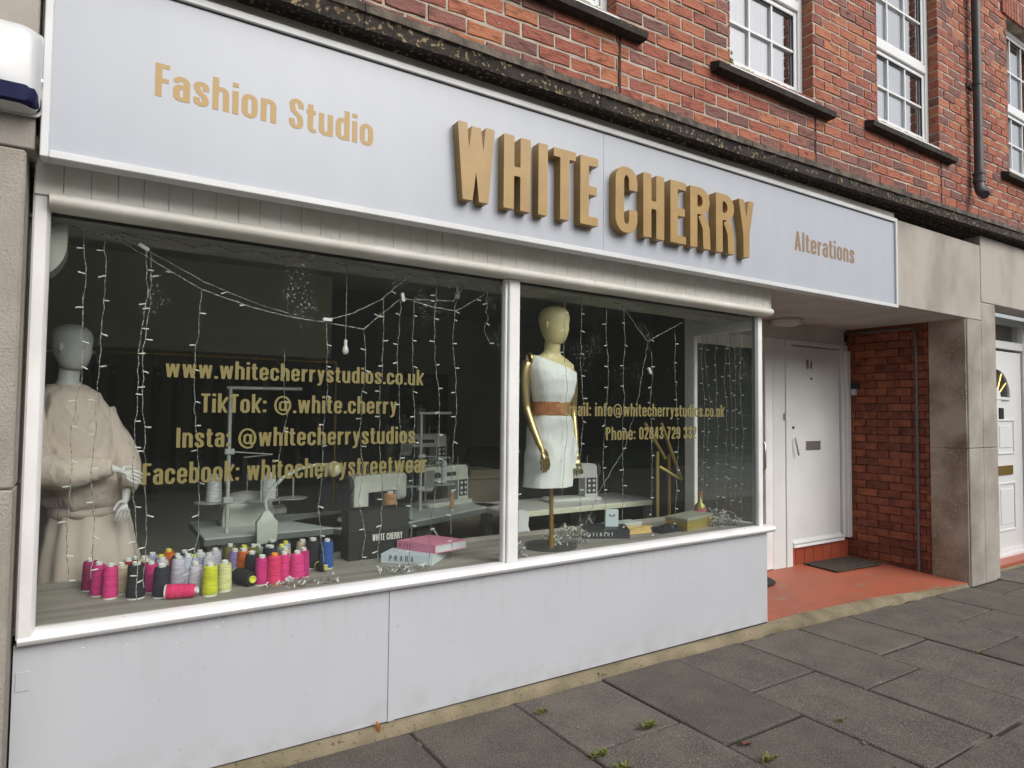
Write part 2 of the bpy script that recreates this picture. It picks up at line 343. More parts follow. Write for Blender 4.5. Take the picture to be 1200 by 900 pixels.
def outline(ch, wf=1.0):
    """contours of one glyph by marching squares on the distance to its strokes"""
    if (ch, wf) in GC: return GC[(ch, wf)]
    wd, strokes, ylo, yhi = GL[ch]; h = .0135
    nx = int((wd+.12)/h)+2; ny = int((yhi-ylo+.08)/h)+2
    xs = -.06 + np.arange(nx)*h; ys = ylo-.04+np.arange(ny)*h + .0031
    X, Y = np.meshgrid(xs, ys, indexing='ij'); D = np.full(X.shape, 9.0)
    k = (.72 if ch == '@' else 1)*wf
    for st in strokes:
        for i in range(len(st)-1):
            (x0, y0), (x1, y1) = st[i], st[i+1]; L = math.hypot(x1-x0, y1-y0)
            if L < 1e-6: continue
            dx, dy = (x1-x0)/L, (y1-y0)/L; hw = math.sqrt((dy*SW/2)**2+(dx*SH/2)**2)*k
            if ch in 'wWyvVAkYNM' and abs(dx) > .04: hw *= .86
            u = (X-x0)*dx+(Y-y0)*dy; v = (X-x0)*dy-(Y-y0)*dx
            D = np.minimum(D, np.maximum(np.abs(u-L/2)-L/2, np.abs(v)-hw))
            if 0 < i: D = np.minimum(D, np.hypot(X-x0, Y-y0)-hw)
    D = np.maximum(D, np.maximum(ylo-Y-.012, Y-yhi-.012)) if ch in 'osceamnug' else np.maximum(D, np.maximum(ylo-Y, Y-yhi))
    D[0, :] = D[-1, :] = 9; D[:, 0] = D[:, -1] = 9
    seg = {}
    def ip(i, j, k2, l):
        a, b = D[i, j], D[k2, l]; t_ = min(max(a/(a-b), .02), .98) if abs(a) < 5 and abs(b) < 5 else (.98 if abs(a) > 5 else .02)
        return (xs[i]+(xs[k2]-xs[i])*t_, ys[j]+(ys[l]-ys[j])*t_)
    IN = D < 0
    code = IN[:-1, :-1]*1 + IN[1:, :-1]*2 + IN[1:, 1:]*4 + IN[:-1, 1:]*8
    TB = {1: [(0, 3)], 2: [(1, 0)], 3: [(1, 3)], 4: [(2, 1)], 5: [(0, 3), (2, 1)], 6: [(2, 0)], 7: [(2, 3)], 8: [(3, 2)], 9: [(0, 2)], 10: [(1, 0), (3, 2)], 11: [(1, 2)], 12: [(3, 1)], 13: [(0, 1)], 14: [(3, 0)]}
    for i, j in zip(*np.nonzero((code > 0) & (code < 15))):
        E_ = {0: ('h', i, j), 1: ('v', i+1, j), 2: ('h', i, j+1), 3: ('v', i, j)}
        for a, b in TB[int(code[i, j])]: seg[E_[a]] = E_[b]
    pt = lambda e: ip(e[1], e[2], e[1]+1, e[2]) if e[0] == 'h' else ip(e[1], e[2], e[1], e[2]+1)
    loops = []
    while seg:
        s0 = next(iter(seg)); lp = []; e = s0
        while e in seg: lp.append(pt(e)); e = seg.pop(e)
        if len(lp) > 5: loops.append(lp)
    def dp(p, tol):
        if len(p) < 3: return p
        a, b = np.array(p[0]), np.array(p[-1]); q = np.array(p); ab = b-a; L = np.hypot(*ab)
        dd = np.abs((q[:, 0]-a[0])*ab[1]-(q[:, 1]-a[1])*ab[0])/L if L > 1e-9 else np.hypot(*(q-a).T)
        i = int(dd.argmax())
        return [p[0], p[-1]] if dd[i] < tol else dp(p[:i+1], tol)[:-1]+dp(p[i:], tol)
    out = []
    for lp in loops:
        m_ = len(lp)//2; q = dp(lp[:m_+1], .0035)[:-1]+dp(lp[m_:]+[lp[0]], .0035)[:-1]
        if len(q) > 2: out.append(q)
    GC[(ch, wf)] = out
    return out
def text_mesh(s, width, cap, depth=.0006, xs=None, name='lettering', wf=1.0):
    """text in the XZ plane facing -Y, lower left corner at the origin; width fixes the tracking"""
    nat = sum(GL[c][0] for c in s); gap = .07
    total = (nat+gap*(len(s)-1))
    sx = cap
    if width is not None and len(s) > 1:
        sx = width/(nat+.085*(len(s)-1)); sx = min(max(sx, cap*.7), cap*1.2)
        gap = (width/sx-nat)/(len(s)-1)
    cu = bpy.data.curves.new(name, 'CURVE'); cu.dimensions = '2D'; cu.fill_mode = 'BOTH'; cu.extrude = depth/2
    x = 0
    for c in s:
        for lp in outline(c, wf):
            sp = cu.splines.new('POLY'); sp.points.add(len(lp)-1); sp.use_cyclic_u = True
            for p, q in zip(sp.points, lp): p.co = ((x+q[0])*sx, q[1]*cap, 0, 1)
        x += GL[c][0]+gap
    o = bpy.data.objects.new(name, cu); COL.objects.link(o)
    me = bpy.data.meshes.new_from_object(o.evaluated_get(bpy.context.evaluated_depsgraph_get()))
    bpy.data.objects.remove(o); bpy.data.curves.remove(cu)
    me.name = name
    me.transform(Matrix.Translation((0, -depth/2, 0)) @ Matrix.Rotation(R(90), 4, 'X'))
    return me
def lettering(s, parent, loc, width, cap, m, depth=.0006, rz=0, name='lettering', label=None, rot=None, wf=1.0):
    me = text_mesh(s, width, cap, depth, name=name, wf=wf); me.materials.clear(); me.materials.append(MATS[m])
    o = link(bpy.data.objects.new(name, me), parent); wl = WLOC[parent.name]
    o.location = (loc[0]-wl[0], loc[1]-wl[1], loc[2]-wl[2])
    o.rotation_euler = rot if rot else (0, 0, rz)
    if label: o['label'] = label
    WLOC[o.name] = tuple(loc)
    return o

# ------------------------------------------------------------------ material palette
mat('slab', (.128, .108, .088), .9, (.086, .073, .060), ns=5, bump=1.0, bs=160, speck=(.28, .265, .24), speck_s=210, speck_t=.60, rnd=.16)
mat('gum', (.19, .18, .165), .9)
mat('grout', (.030, .026, .022), .95, (.28, .25, .20), ns=2.4, lo=.64, hi=.70, bump=.6, bs=120)
mat('road', (.30, .295, .28), .9, (.24, .235, .225), ns=20, bump=.3, bs=200)
mat('earth', (.12, .15, .06), .95, (.09, .11, .05), ns=3)
mat('kerbstone', (.38, .38, .36), .9, (.2, .2, .18), ns=10, bump=.3, bs=80)
mat('edge_concrete', (.27, .225, .15), .95, (.12, .105, .06), ns=5, lo=.36, hi=.76, bump=.6, bs=110, speck=(.12, .1, .07), speck_s=60, speck_t=.66)
mat('stone', (.41, .375, .335), .9, (.29, .265, .235), ns=2.6, lo=.40, hi=.66, bump=.35, bs=140, speck=(.3, .27, .23), speck_s=160, speck_t=.68, stretch=(1, 1, .6))
mat('stone_worn', (.38, .35, .31), .92, (.22, .195, .165), ns=2.2, lo=.44, hi=.72, bump=.7, bs=80, speck=(.31, .285, .25), speck_s=70, speck_t=.63, detail=9)
mat('stone_warm', (.45, .37, .30), .92, (.20, .145, .10), ns=2.4, lo=.40, hi=.66, bump=.8, bs=70, speck=(.48, .44, .38), speck_s=55, speck_t=.66, detail=9)
mat('pebble_stone', (.35, .32, .28), .92, (.28, .255, .22), ns=5, bump=.6, bs=110, speck=(.30, .26, .22), speck_s=120, speck_t=.60)
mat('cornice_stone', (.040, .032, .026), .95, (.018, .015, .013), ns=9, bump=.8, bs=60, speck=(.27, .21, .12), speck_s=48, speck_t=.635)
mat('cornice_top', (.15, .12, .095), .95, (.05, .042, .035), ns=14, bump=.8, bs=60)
mat('sill_stone', (.045, .038, .032), .95, (.022, .019, .017), ns=9, bump=.8, bs=60, speck=(.2, .17, .12), speck_s=50, speck_t=.7)
BR = [(0.317, 0.102, 0.06), (0.357, 0.123, 0.068), (0.27, 0.089, 0.06), (0.205, 0.086, 0.068), (0.327, 0.098, 0.058), (0.166, 0.074, 0.063), (0.289, 0.09, 0.058), (0.387, 0.146, 0.075), (0.234, 0.097, 0.077), (0.347, 0.118, 0.065), (0.279, 0.082, 0.053)]
mat('brick', (.4, .1, .05), .85, (.42, .36, .36), ns=22, lo=.52, hi=.72, bump=1.0, bs=46, stretch=(.55, 1, 1.5), rndcols=BR, island=True)
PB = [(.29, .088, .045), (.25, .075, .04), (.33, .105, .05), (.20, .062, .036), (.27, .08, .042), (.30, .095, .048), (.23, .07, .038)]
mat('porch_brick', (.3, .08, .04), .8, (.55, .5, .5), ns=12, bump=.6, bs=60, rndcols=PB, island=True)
mat('mortar', (.50, .44, .365), .95, (.28, .235, .19), ns=5, bump=.8, bs=90)
mat('dark_mortar', (.05, .035, .03), .95, (.03, .02, .02), ns=12, bump=.6, bs=90)
mat('sign_panel', (.405, .43, .48), .34, (.38, .405, .452), ns=3, lo=.3, hi=.8, stretch=(2.5, 1, .5), detail=8)
def grimy(name, col, dirt_haze, z0, z1, zs):
    m = mat(name, col, .5, tuple(c*.93 for c in col), ns=1.6, lo=.35, hi=.75, bump=.06, bs=260, speck=(.30, .28, .25), speck_s=42, speck_t=.775)
    N = m.node_tree.nodes; L = m.node_tree.links; b = N['Principled BSDF']; src = b.inputs['Base Color'].links[0].from_socket
    tc = N.new('ShaderNodeTexCoord'); sp = N.new('ShaderNodeSeparateXYZ'); L.new(tc.outputs['Object'], sp.inputs[0])
    def mr(a, f0, f1, t0=0, t1=1):
        n = N.new('ShaderNodeMapRange'); n.inputs['From Min'].default_value = f0; n.inputs['From Max'].default_value = f1; n.inputs['To Min'].default_value = t0; n.inputs['To Max'].default_value = t1; L.new(a, n.inputs[0]); return n.outputs[0]
    def nz(sc_, st): 
        mp = N.new('ShaderNodeMapping'); mp.inputs['Scale'].default_value = st; L.new(tc.outputs['Object'], mp.inputs[0]); n = N.new('ShaderNodeTexNoise'); n.inputs['Scale'].default_value = sc_; n.inputs['Detail'].default_value = 8; L.new(mp.outputs[0], n.inputs[0]); return n.outputs[0]
    def mul(a, b_): n = N.new('ShaderNodeMath'); n.operation = 'MULTIPLY'; L.new(a, n.inputs[0]); L.new(b_, n.inputs[1]); return n.outputs[0]
    low = mul(mr(sp.outputs[2], z0, z1, 1, 0), mr(nz(9, (1, 1, 1)), .42, .66))
    run = mul(mr(sp.outputs[2], zs-.35, zs, 0, .7), mr(nz(7, (3, 1, .22)), .52, .70))
    ad = N.new('ShaderNodeMath'); ad.operation = 'MAXIMUM'; L.new(low, ad.inputs[0]); L.new(run, ad.inputs[1])
    k = N.new('ShaderNodeMath'); k.operation = 'MULTIPLY'; k.inputs[1].default_value = .3; L.new(ad.outputs[0], k.inputs[0])
    mx = N.new('ShaderNodeMix'); mx.data_type = 'RGBA'; L.new(k.outputs[0], mx.inputs[0]); L.new(src, mx.inputs[6]); mx.inputs[7].default_value = (*dirt_haze, 1); L.new(mx.outputs[2], b.inputs['Base Color'])
grimy('riser_panel', (.50, .515, .55), (.30, .28, .25), .05, .22, .68)
mat('white_trim', (.64, .65, .66), .35, (.56, .57, .57), ns=3)
mat('white_paint', (.80, .80, .80), .45, (.70, .695, .68), ns=4, bump=.08, bs=90)
mat('sill_paint', (.78, .78, .79), .3, (.68, .68, .685), ns=5, bump=.12, bs=80, speck=(.12, .11, .09), speck_s=26, speck_t=.78)
mat('aged_paint', (.76, .75, .70), .5, (.62, .61, .54), ns=4, lo=.35, hi=.7, bump=.15, bs=60, speck=(.1, .09, .06), speck_s=30, speck_t=.76)
mat('board_paint', (.86, .85, .80), .6, (.78, .76, .69), ns=5, bump=.1, bs=60)
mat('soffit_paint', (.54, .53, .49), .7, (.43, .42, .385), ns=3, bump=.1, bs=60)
mat('porch_paint', (.68, .655, .61), .55, (.56, .54, .5), ns=3)
mat('door_paint', (.68, .705, .70), .45, (.61, .63, .62), ns=2)
mat('upvc', (.70, .71, .72), .25)
mat('upvc_dirty', (.72, .72, .70), .5, (.25, .26, .17), ns=22, lo=.45, hi=.6)
mat('seal', (.015, .015, .015), .6)
mat('gold_letter', (.36, .225, .070), .40, (.31, .19, .06), ns=9, rnd=.03)
mat('gold_vinyl', (.41, .265, .095), .5)
mat('brown_vinyl', (.25, .165, .095), .5)
mat('window_vinyl', (.185, .155, .052), .7)
mat('black_paint', (.012, .012, .014), .5)
mat('pipe', (.035, .037, .042), .45, (.06, .062, .066), ns=8, bump=.1, bs=40)
mat('red_floor', (.42, .118, .066), .55, (.32, .10, .06), ns=2.6, lo=.38, hi=.7, bump=.25, bs=60, speck=(.33, .17, .12), speck_s=5, speck_t=.66, detail=9)
mat('red_tile', (.33, .08, .045), .35, (.33, .07, .035), ns=6, rnd=.18)
mat('mat_fibre', (.085, .065, .05), .98, (.03, .025, .02), ns=45, lo=.42, hi=.6, bump=1, bs=160)
mat('rubber', (.02, .02, .022), .7, bump=.8, bs=160)
mat('metal', (.45, .45, .45), .35, metal=.8)
mat('brass', (.55, .38, .12), .3, metal=.9)
mat('navy', (.005, .008, .045), .6, (.012, .014, .055), ns=18, lo=.5, hi=.7, spec=.15)
mat('alarm_white', (.60, .61, .62), .35, (.5, .52, .54), ns=3)
mat('room_wall', (.42, .43, .36), .9, (.37, .38, .31), ns=2)
mat('room_dark', (.11, .11, .10), .9)
mat('room_ceiling', (.40, .40, .36), .9, (.34, .34, .30), ns=2)
mat('room_floor', (.22, .20, .17), .8)
mat('deck', (.36, .335, .30), .7, (.24, .22, .195), ns=5, bump=.2, bs=50, stretch=(.4, 3, 1))
mat('pelmet', (.42, .43, .39), .8, (.34, .35, .31), ns=5, speck=(.6, .6, .56), speck_s=22, speck_t=.68)
mat('curtain', (.72, .73, .74), .9)
glass('shop_glass', dirt_haze=.45)
glass('window_glass', tint=(.95, .96, .97), f0=.5)
mat('moss', (.10, .16, .025), .95, (.22, .2, .05), ns=40, bump=.5, bs=80)
TL = lambda x: .02*(x-3)           # the upper storey climbs a little to the right

# ------------------------------------------------------------------ ground
struct('ground', MB().box(-150, 150, -150, 150, -.62, -.5), 'earth')
struct('road', MB().box(-60, 60, -11.5, -5.2, -.5, -.125), 'road')
kb = thing('kerb', 'grey concrete kerb between the paving slabs and the road', 'kerb', (0, -5.12, -.5))
for i in range(24):
    part('kerbstone', MB().box(-8+i*.92, -8+i*.92+.91, -5.2, -5.05, -.5, -.004, .012), 'kerbstone', kb)
del kb['label'], kb['category']; kb['kind'] = 'structure'
struct('verge', MB().box(-60, 60, -40, -11.5, -.5, -.02), 'earth')
pav = struct('pavement', MB().box(-9, 14, -5.05, .1, -.4, -.010), 'grout')
# flagstones: columns run out from the shopfront, cut at staggered distances
colx = [1.33+.592*i for i in range(-10, 19)]
first = {0: -.78, 1: -.66, 2: -.93, 3: -.62, 4: -.93, 5: -.69, 6: -1.0, 7: -.62}
def front_y(x): return -.026 - .006*max(x, 0) if x < 4.1 else -.06-.048*(x-4.1)
slab_me = []
def slab(x0, x1, y0, y1):
    g = .0052
    mb = MB(); dz = J(.0035); c = .006
    gy = .0095; w_, l_ = x1-x0-2*g, y1-y0-2*gy
    o_ = [(0, 0), (w_/2, J(.003)), (w_, 0), (w_+J(.003), l_/2), (w_, l_), (w_/2, l_+J(.003)), (0, l_), (J(.003), l_/2)]
    cx_, cy_ = w_/2, l_/2
    rg = lambda z, s_: [(cx_+(p[0]-cx_)*(1-s_/cx_), cy_+(p[1]-cy_)*(1-s_/cy_), z) for p in o_]
    mb.loft([rg(-.04, 0), rg(-c, 0), rg(0, c)])
    me = mesh_of(mb, 'slab', 'slab')
    o = link(bpy.data.objects.new('slab', me), pav); o.location = (x0+g, y0+gy, dz); o.rotation_euler = (J(.003), J(.003), J(.002))
for i, x0 in enumerate(colx):
    x1 = x0+.592; k = i-10
    ytop = min(front_y(x0), front_y(x1)) - .004 if x0 < 6.6 else (-.225 if x0 < 7.2 else -.10)
    y = first.get(k, -.45-.3*(k % 3)); ys = [ytop, y]
    while y > -4.9: y -= random.choice((.62, .62, .92)); ys.append(max(y, -5.05))
    for a, b in zip(ys, ys[1:]):
        if a-b > .05: slab(x0, x1, b, a)
# broken concrete edging between paving and shopfront
st = [(-1.5, 0, .045), (1.4, 0, .05), (4.1, 0, .05), (4.6, .02, .042), (5.4, -.03, .042), (6.3, -.15, .03), (6.72, -.185, .02)]
rings = []; x = -1.5
while x < 6.72:
    for (xa, ya, za), (xb, yb, zb) in zip(st, st[1:]):
        if xa <= x <= xb: t = (x-xa)/(xb-xa); yi, zi = ya+(yb-ya)*t, za+(zb-za)*t; break
    yo = front_y(x)-.012+noise.noise(Vector((x*6, 0, 0)))*.02+noise.noise(Vector((x*23, 3, 0)))*.012
    if yo > yi-.02: yo = yi-.02
    rings.append([(x, yi+.012, -.03), (x, yi+.012, zi), (x, (yi+yo)/2, zi-.004+noise.noise(Vector((x*9, 7, 0)))*.0015), (x, yo+.012, zi*.35+.006), (x, yo, -.002), (x, yo, -.03)])
    x += .035
edging = struct('kerb_edging', MB().loft(rings), 'edge_concrete', 30)
# right of the pier
struct('threshold_edging', MB().box(7.34, 9.6, -.10, .1, -.03, .012, .006), 'edge_concrete')
# porch floor, red painted concrete falling towards the pavement
fy = [(4.08, .028), (4.6, .02), (5.4, -.03), (6.3, -.15), (6.72, -.185)]
v = []; f = []
for x_, y_ in fy: v += [(x_, y_+.006, .046 if x_ < 5.5 else (.036 if x_ < 6.5 else .024)), (x_, .95, .064), (x_, y_+.006, -.03), (x_, .95, -.03)]
for i in range(4): a = 4*i; f += [(a, a+4, a+5, a+1), (a, a+2, a+6, a+4), (a+2, a+3, a+7, a+6)]
struct('porch_floor', MB().add(v, f), 'red_floor')

# ------------------------------------------------------------------ upper storey: mortar wall, bricks, windows
bld = thing('brick_building', 'two storey red brick building with white windows above the pale fashion studio shopfront', 'building', (3, 0, -.02))
WIN = [dict(x0=1.62, x1=2.668, zb=3.985), dict(x0=3.716, x1=4.71, zb=4.01-.02), dict(x0=5.64, x1=6.732, zb=4.10-.06), dict(x0=8.26, x1=9.34, zb=4.185-.10)]
for W in WIN: W['zb'] = {1.62: 3.985, 3.716: 4.005, 5.64: 4.085, 8.26: 4.19}[W['x0']]; W['zt'] = W['zb']+1.69
wall = MB(); ZB, ZT = 3.20, 6.6
xs = [-1.6]
for W in WIN: xs += [W['x0'], W['x1']]
xs.append(11)
for i in range(0, len(xs)-1):
    if i % 2 == 0: wall.box(xs[i], xs[i+1], .004, .34, ZB, ZT)
    else:
        W = WIN[i//2]; wall.box(xs[i], xs[i+1], .004, .34, ZB, W['zb']); wall.box(xs[i], xs[i+1], .004, .34, W['zt'], ZT)
part('wall', wall, 'mortar', bld)
# brick meshes: worn face, wavy arrises
def brick_mesh(L, H, D=.10, seed=0, c=.006):
    rnd = random.Random(seed); q = lambda a: rnd.uniform(-a, a)
    o_ = [(q(.002), q(.002)), (L*.35, q(.0035)), (L*.7, q(.0035)), (L+q(.002), q(.002)), (L+q(.0025), H/2), (L+q(.002), H+q(.002)), (L*.65, H+q(.0035)), (L*.3, H+q(.0035)), (q(.002), H+q(.002)), (q(.0025), H/2)]
    m = MB(); cx_, cz_ = L/2, H/2
    mid = [(cx_+(p[0]-cx_)*(1-.5*c/cx_)+q(.0012), q(.0015)-.002, cz_+(p[1]-cz_)*(1-.6*c/cz_)+q(.002)) for p in o_]
    m.loft([[(p[0], D, p[1]) for p in o_], [(p[0]+q(.0008), .005, p[1]+q(.001)) for p in o_], mid], cap=False)
    n = len(o_); base = 2*n
    m.v.append((cx_+q(.03), q(.0025)-.001, cz_+q(.01))); ci = len(m.v)-1
    for k in range(n): m.f.append((base+k, base+(k+1) % n, ci))
    return mesh_of(m, 'brick', 'brick')
BL, BH, PX, PZ = .2185, .0735, .2312, .0866
KM = {}
def bm_for(L, kind='brick', H=BH):
    key = (round(L, 3), kind, random.randrange(6))
    if key not in KM:
        me = brick_mesh(L, H, .09, random.random()*1e6, .006 if kind == 'brick' else .004)
        if kind != 'brick': me.materials[0] = MATS[kind]
        KM[key] = me
    return KM[key]
camM = cam.matrix_world.inverted()
def seen(p):
    q = camM @ Vector(p)
    if q.z > -.1: return 0
    u, v_ = 770*q.x/-q.z, 770*q.y/-q.z
    return 1e3/(-q.z) if abs(u) < 625 and abs(v_) < 470 else 0
allb = []
row = 0; z = 3.30
while z < 6.5:
    x = -1.5 + (PX/2 if row % 2 else 0)
    while x < 9.9:
        L = BL; xa = x; xb = x+BL
        ok = True; zc = z + TL(x) + BH/2
        for W in WIN:
            if W['zb']-.01 < zc < W['zt']+.02 and xb > W['x0'] and xa < W['x1']:
                if xa < W['x0']-.04: xb = W['x0']
                elif xb > W['x1']+.04: xa = W['x1']
                else: ok = False
            if W['zt'] <= zc < W['zt']+.23 and xb > W['x0']-.12 and xa < W['x1']+.12:
                if xa < W['x0']-.16: xb = W['x0']-.125
                elif xb > W['x1']+.16: xa = W['x1']+.125
                else: ok = False
        if ok and xb-xa > .045: allb.append((xa, z+TL(xa), xb-xa))
        x += PX
    row += 1; z += PZ
sc_ = [(seen((b[0]+b[2]/2, 0, b[1]+.04)), b) for b in allb]
sc_.sort(key=lambda t: -t[0]); vis = [t for t in sc_ if t[0] > 0]
single = vis[:300]; rest = vis[300:] + [t for t in sc_ if t[0] == 0 and t[1][1] < 6.5]
org = Vector(WLOC[bld.name])
for s_, (xa, za, L) in single:
    Lq = BL if L > .215 else round(L/.01)*.01
    o = link(bpy.data.objects.new('brick', bm_for(Lq)), bld)
    o.location = Vector((xa+J(.0015), J(.0025), za+J(.0015)))-org; o.rotation_euler = (J(.012), -.02+J(.004), J(.006))
rm = MB()
for s_, (xa, za, L) in rest:
    me = bm_for(BL if L > .215 else round(L/.01)*.01); ox, oy, oz = xa+J(.002), J(.003), za+J(.002)
    rm.add([(v_.co.x+ox, v_.co.y+oy, v_.co.z+oz-.02*v_.co.x) for v_ in me.vertices], [tuple(p.vertices) for p in me.polygons])
# brick returns in the window reveals
for W in WIN:
    z = 3.30; r_ = 0
    while z < W['zt']:
        if z+TL(W['x1']) > W['zb']-.02:
            za = z+TL(W['x1'])
            for sx, x_ in ((1, W['x1']-.0065), (-1, W['x0']+.0065)):
                rm.box(x_, x_+sx*.02, -.0005 if r_ % 2 else -.0015, .085, za, za+BH, .003)
        z += PZ; r_ += 1
    # soldier course above
    x_ = W['x0']-.12
    while x_ < W['x1']+.10:
        rm.box(x_, x_+.062, -.022+J(.002), .09, W['zt']+.003, W['zt']+.218, .004); x_ += .0725
part('brickwork', rm, 'brick', bld, kind='stuff')

def curtain(W, i):
    x0, x1, z0, z1 = W['x0']+.03, W['x1']-.03, W['zb']+.04, W['zt']-.04
    n = 90; r0 = []; r1 = []
    for k in range(n+1):
        x = x0+(x1-x0)*k/n; y = .26+.016*math.sin(k*1.1+i)+.008*math.sin(k*2.3)
        r0.append((x, y, z0)); r1.append((x, y*1+.003, z1))
    m = MB(); m.loft([r0, r1], cap=False, closed=False)
    m.loft([[(p[0], p[1]+.004, p[2]) for p in r0], [(p[0], p[1]+.004, p[2]) for p in r1]], cap=False, closed=False)
    lab = ['white net curtain behind the leftmost upstairs window, cut off by the top edge', 'white net curtain behind the upstairs window with moss at its sill corner',
           'white net curtain behind the tall upstairs window left of the black downpipe', 'white net curtain behind the upstairs window right of the black downpipe'][i]
    solo('net_curtain', lab, 'curtain', m, 'curtain', 60, 'net curtains upstairs', ((x0+x1)/2, .26, z0))
for i, W in enumerate(WIN):
    x0, x1, zb, zt = W['x0'], W['x1'], W['zb'], W['zt']; zm = zb+.765; yf = .09
    lab = ['upstairs window cut off by the top of the picture', 'upstairs window with moss in the corner of its sill', 'tall upstairs window left of the downpipe', 'upstairs window right of the downpipe'][i]
    fr = MB(); t = .055
    fr.box(x0+.002, x0+t, yf, yf+.07, zb, zt, .004); fr.box(x1-t, x1-.002, yf, yf+.07, zb, zt, .004)
    fr.box(x0+t, x1-t, yf+.001, yf+.069, zt-t, zt, .004); fr.box(x0+t, x1-t, yf+.001, yf+.069, zb, zb+t, .004)
    win = part('window', fr, 'upvc', bld, label=lab)
    rail = MB(); rail.box(x0+t, x1-t, yf-.006, yf+.06, zm-.035, zm+.045, .006)
    part('meeting_rail', rail, 'upvc', win)
    dirty = MB().box(x0+t*.6, x1-t*1.1, yf-.012, yf, zb+.01, zb+.075, .004)
    part('bottom_rail', dirty, 'upvc_dirty', win)
    for za, zb_ in ((zb+t+.025, zm-.04), (zm+.05, zt-t)):
        sash = MB(); s2 = .035; xa, xb = x0+t+.004, x1-t-.004; ys = yf+.012
        sash.box(xa, xa+s2, ys, ys+.04, za, zb_, .004); sash.box(xb-s2, xb, ys, ys+.04, za, zb_, .004)
        sash.box(xa+s2, xb-s2, ys+.001, ys+.039, za, za+s2, .004); sash.box(xa+s2, xb-s2, ys+.001, ys+.039, zb_-s2, zb_, .004)
        part('sash', sash, 'upvc', win)
        gx0, gx1, gz0, gz1 = xa+s2, xb-s2, za+s2, zb_-s2
        sl_ = MB(); sl_.box(gx0, gx0+.004, ys+.012, ys+.02, gz0, gz1); sl_.box(gx1-.004, gx1, ys+.006, ys+.02, gz0, gz1); sl_.box(gx0, gx1, ys+.006, ys+.02, gz1-.004, gz1)
        part('gasket', sl_, 'seal', win)
        for c in (1, 2):
            xc = gx0+(gx1-gx0)*c/3; part('glazing_bar', MB().box(xc-.009, xc+.009, ys+.008, ys+.022, gz0, gz1), 'upvc', win)
        zc = (gz0+gz1)/2; part('glazing_bar', MB().box(gx0, gx1, ys+.0065, ys+.0235, zc-.009, zc+.009), 'upvc', win)
        part('pane', MB().box(gx0-.005, gx1+.005, ys+.026, ys+.032, gz0-.005, gz1+.005), 'window_glass', win)
    part('window_board', MB().prism([(yf+.02, zb-.028), (yf+.02, zb-.001), (-.004, zb-.014), (-.012, zb-.03), (-.012, zb-.045), (yf, zb-.04)], x0+.004, x1+.012), 'upvc', win)
    sx0, sx1 = x0-.20, x1+.19
    part('sill', MB().prism([(-.075, zb-.125), (-.08, zb-.085), (.02, zb-.05), (.12, zb-.046), (.12, zb-.13), (-.05, zb-.13)], sx0, sx1).fn(lambda p: (p.x, p.y, p.z+.004*math.sin(p.x*9))), 'sill_stone', bld)
    part('bright_backing', MB().box(x0-.1, x1+.1, .345, .36, zb-.2, zt+.2), 'curtain', bld)  # pale sheet behind the curtain, whitened to brighten the window
    curtain(W, i)
mo = MB()
for k in range(60):
    mo.ell((3.80+abs(random.gauss(0, .022)), .065+J(.01), 4.012+abs(random.gauss(0, .035))), (.008, .008, .012), 5, 4)
o = solo('moss_clump', 'small tuft of green moss in the corner of an upstairs window sill', 'moss', mo, 'moss', None, None, (3.80, .065, 4.0)); 

for W in WIN[:3]:
    part('movement_joint', MB().box(W['x1']+.012, W['x1']+.03, -.004, .012, 3.26, W['zb']-.13), 'dark_mortar', bld)

# cornice in stone lengths with a worn, lichen-spotted face
cx_ = [-1.6, -.4, .95, 2.28, 3.55, 4.85, 6.15, 7.43, 8.7, 10]
for a, b in zip(cx_, cx_[1:]):
    n = 30; rg = []
    for k in range(n+1):
        x = a+.002+(b-a-.004)*k/n; q = lambda s, A: noise.noise(Vector((x*7, s, 0)))*A+noise.noise(Vector((x*25, s, 5)))*A*.5
        z0 = 3.183+.019*max(0, x-3.4)
        rg.append([(x, .0, z0-.02), (x, -.19, z0-.02), (x, -.19, z0-.004), (x, -.215, z0-.004), (x, -.225, z0+.012), (x, -.285, z0+.004), (x, -.30+q(1, .006), z0+.002+q(2, .004)), (x, -.302+q(3, .007), z0+.062+q(7, .004)), (x, -.31+q(9, .006), z0+.068)])
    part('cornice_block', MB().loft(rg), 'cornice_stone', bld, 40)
    rt = []
    for k in range(n+1):
        x = a+.002+(b-a-.004)*k/n; q = lambda s, A: noise.noise(Vector((x*7, s, 0)))*A+noise.noise(Vector((x*31, s, 5)))*A*.6
        z0 = 3.183+.019*max(0, x-3.4)
        rt.append([(x, -.316+q(4, .006), z0+.0695), (x, -.31+q(4, .008), z0+.112+q(5, .008)), (x, -.25, z0+.13+q(6, .008)), (x, .0, z0+.17), (x, .0, z0+.0695)])
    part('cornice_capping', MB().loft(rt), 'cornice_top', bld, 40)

# concrete lintel and piers
def blockpart(name, m, *a, c=.004, label=None, par=None): return part(name, MB().box(*a, c), m, par or bld, label=label)
blockpart('lintel', 'stone', -1.7, -.192, -.2, .02, 2.425, 3.14)
blockpart('lintel', 'stone', -.188, 5.50, -.14, -.01, 2.475, 3.14)
blockpart('lintel', 'stone', 5.5, 7.028, -.2, -.01, 2.43, 3.14)
blockpart('lintel', 'stone', -.188, 5.5, -.2, -.139, 3.141, 3.186, c=.002)
blockpart('lintel', 'stone', 7.034, 10.2, -.203, .02, 2.607, 3.24)
blockpart('wall', 'mortar', -1.7, 10.2, .02, .34, 3.0, 3.22)
for z0, z1 in ((-.02, 1.232), (1.2345, 2.4275)):
    blockpart('pier_block', 'stone_worn', 6.748, 7.028, -.2, .12, z0, z1, c=.006)
    blockpart('pier_facing', 'stone_warm', 6.73, 6.743, -.188, .128, z0, z1, c=.003)
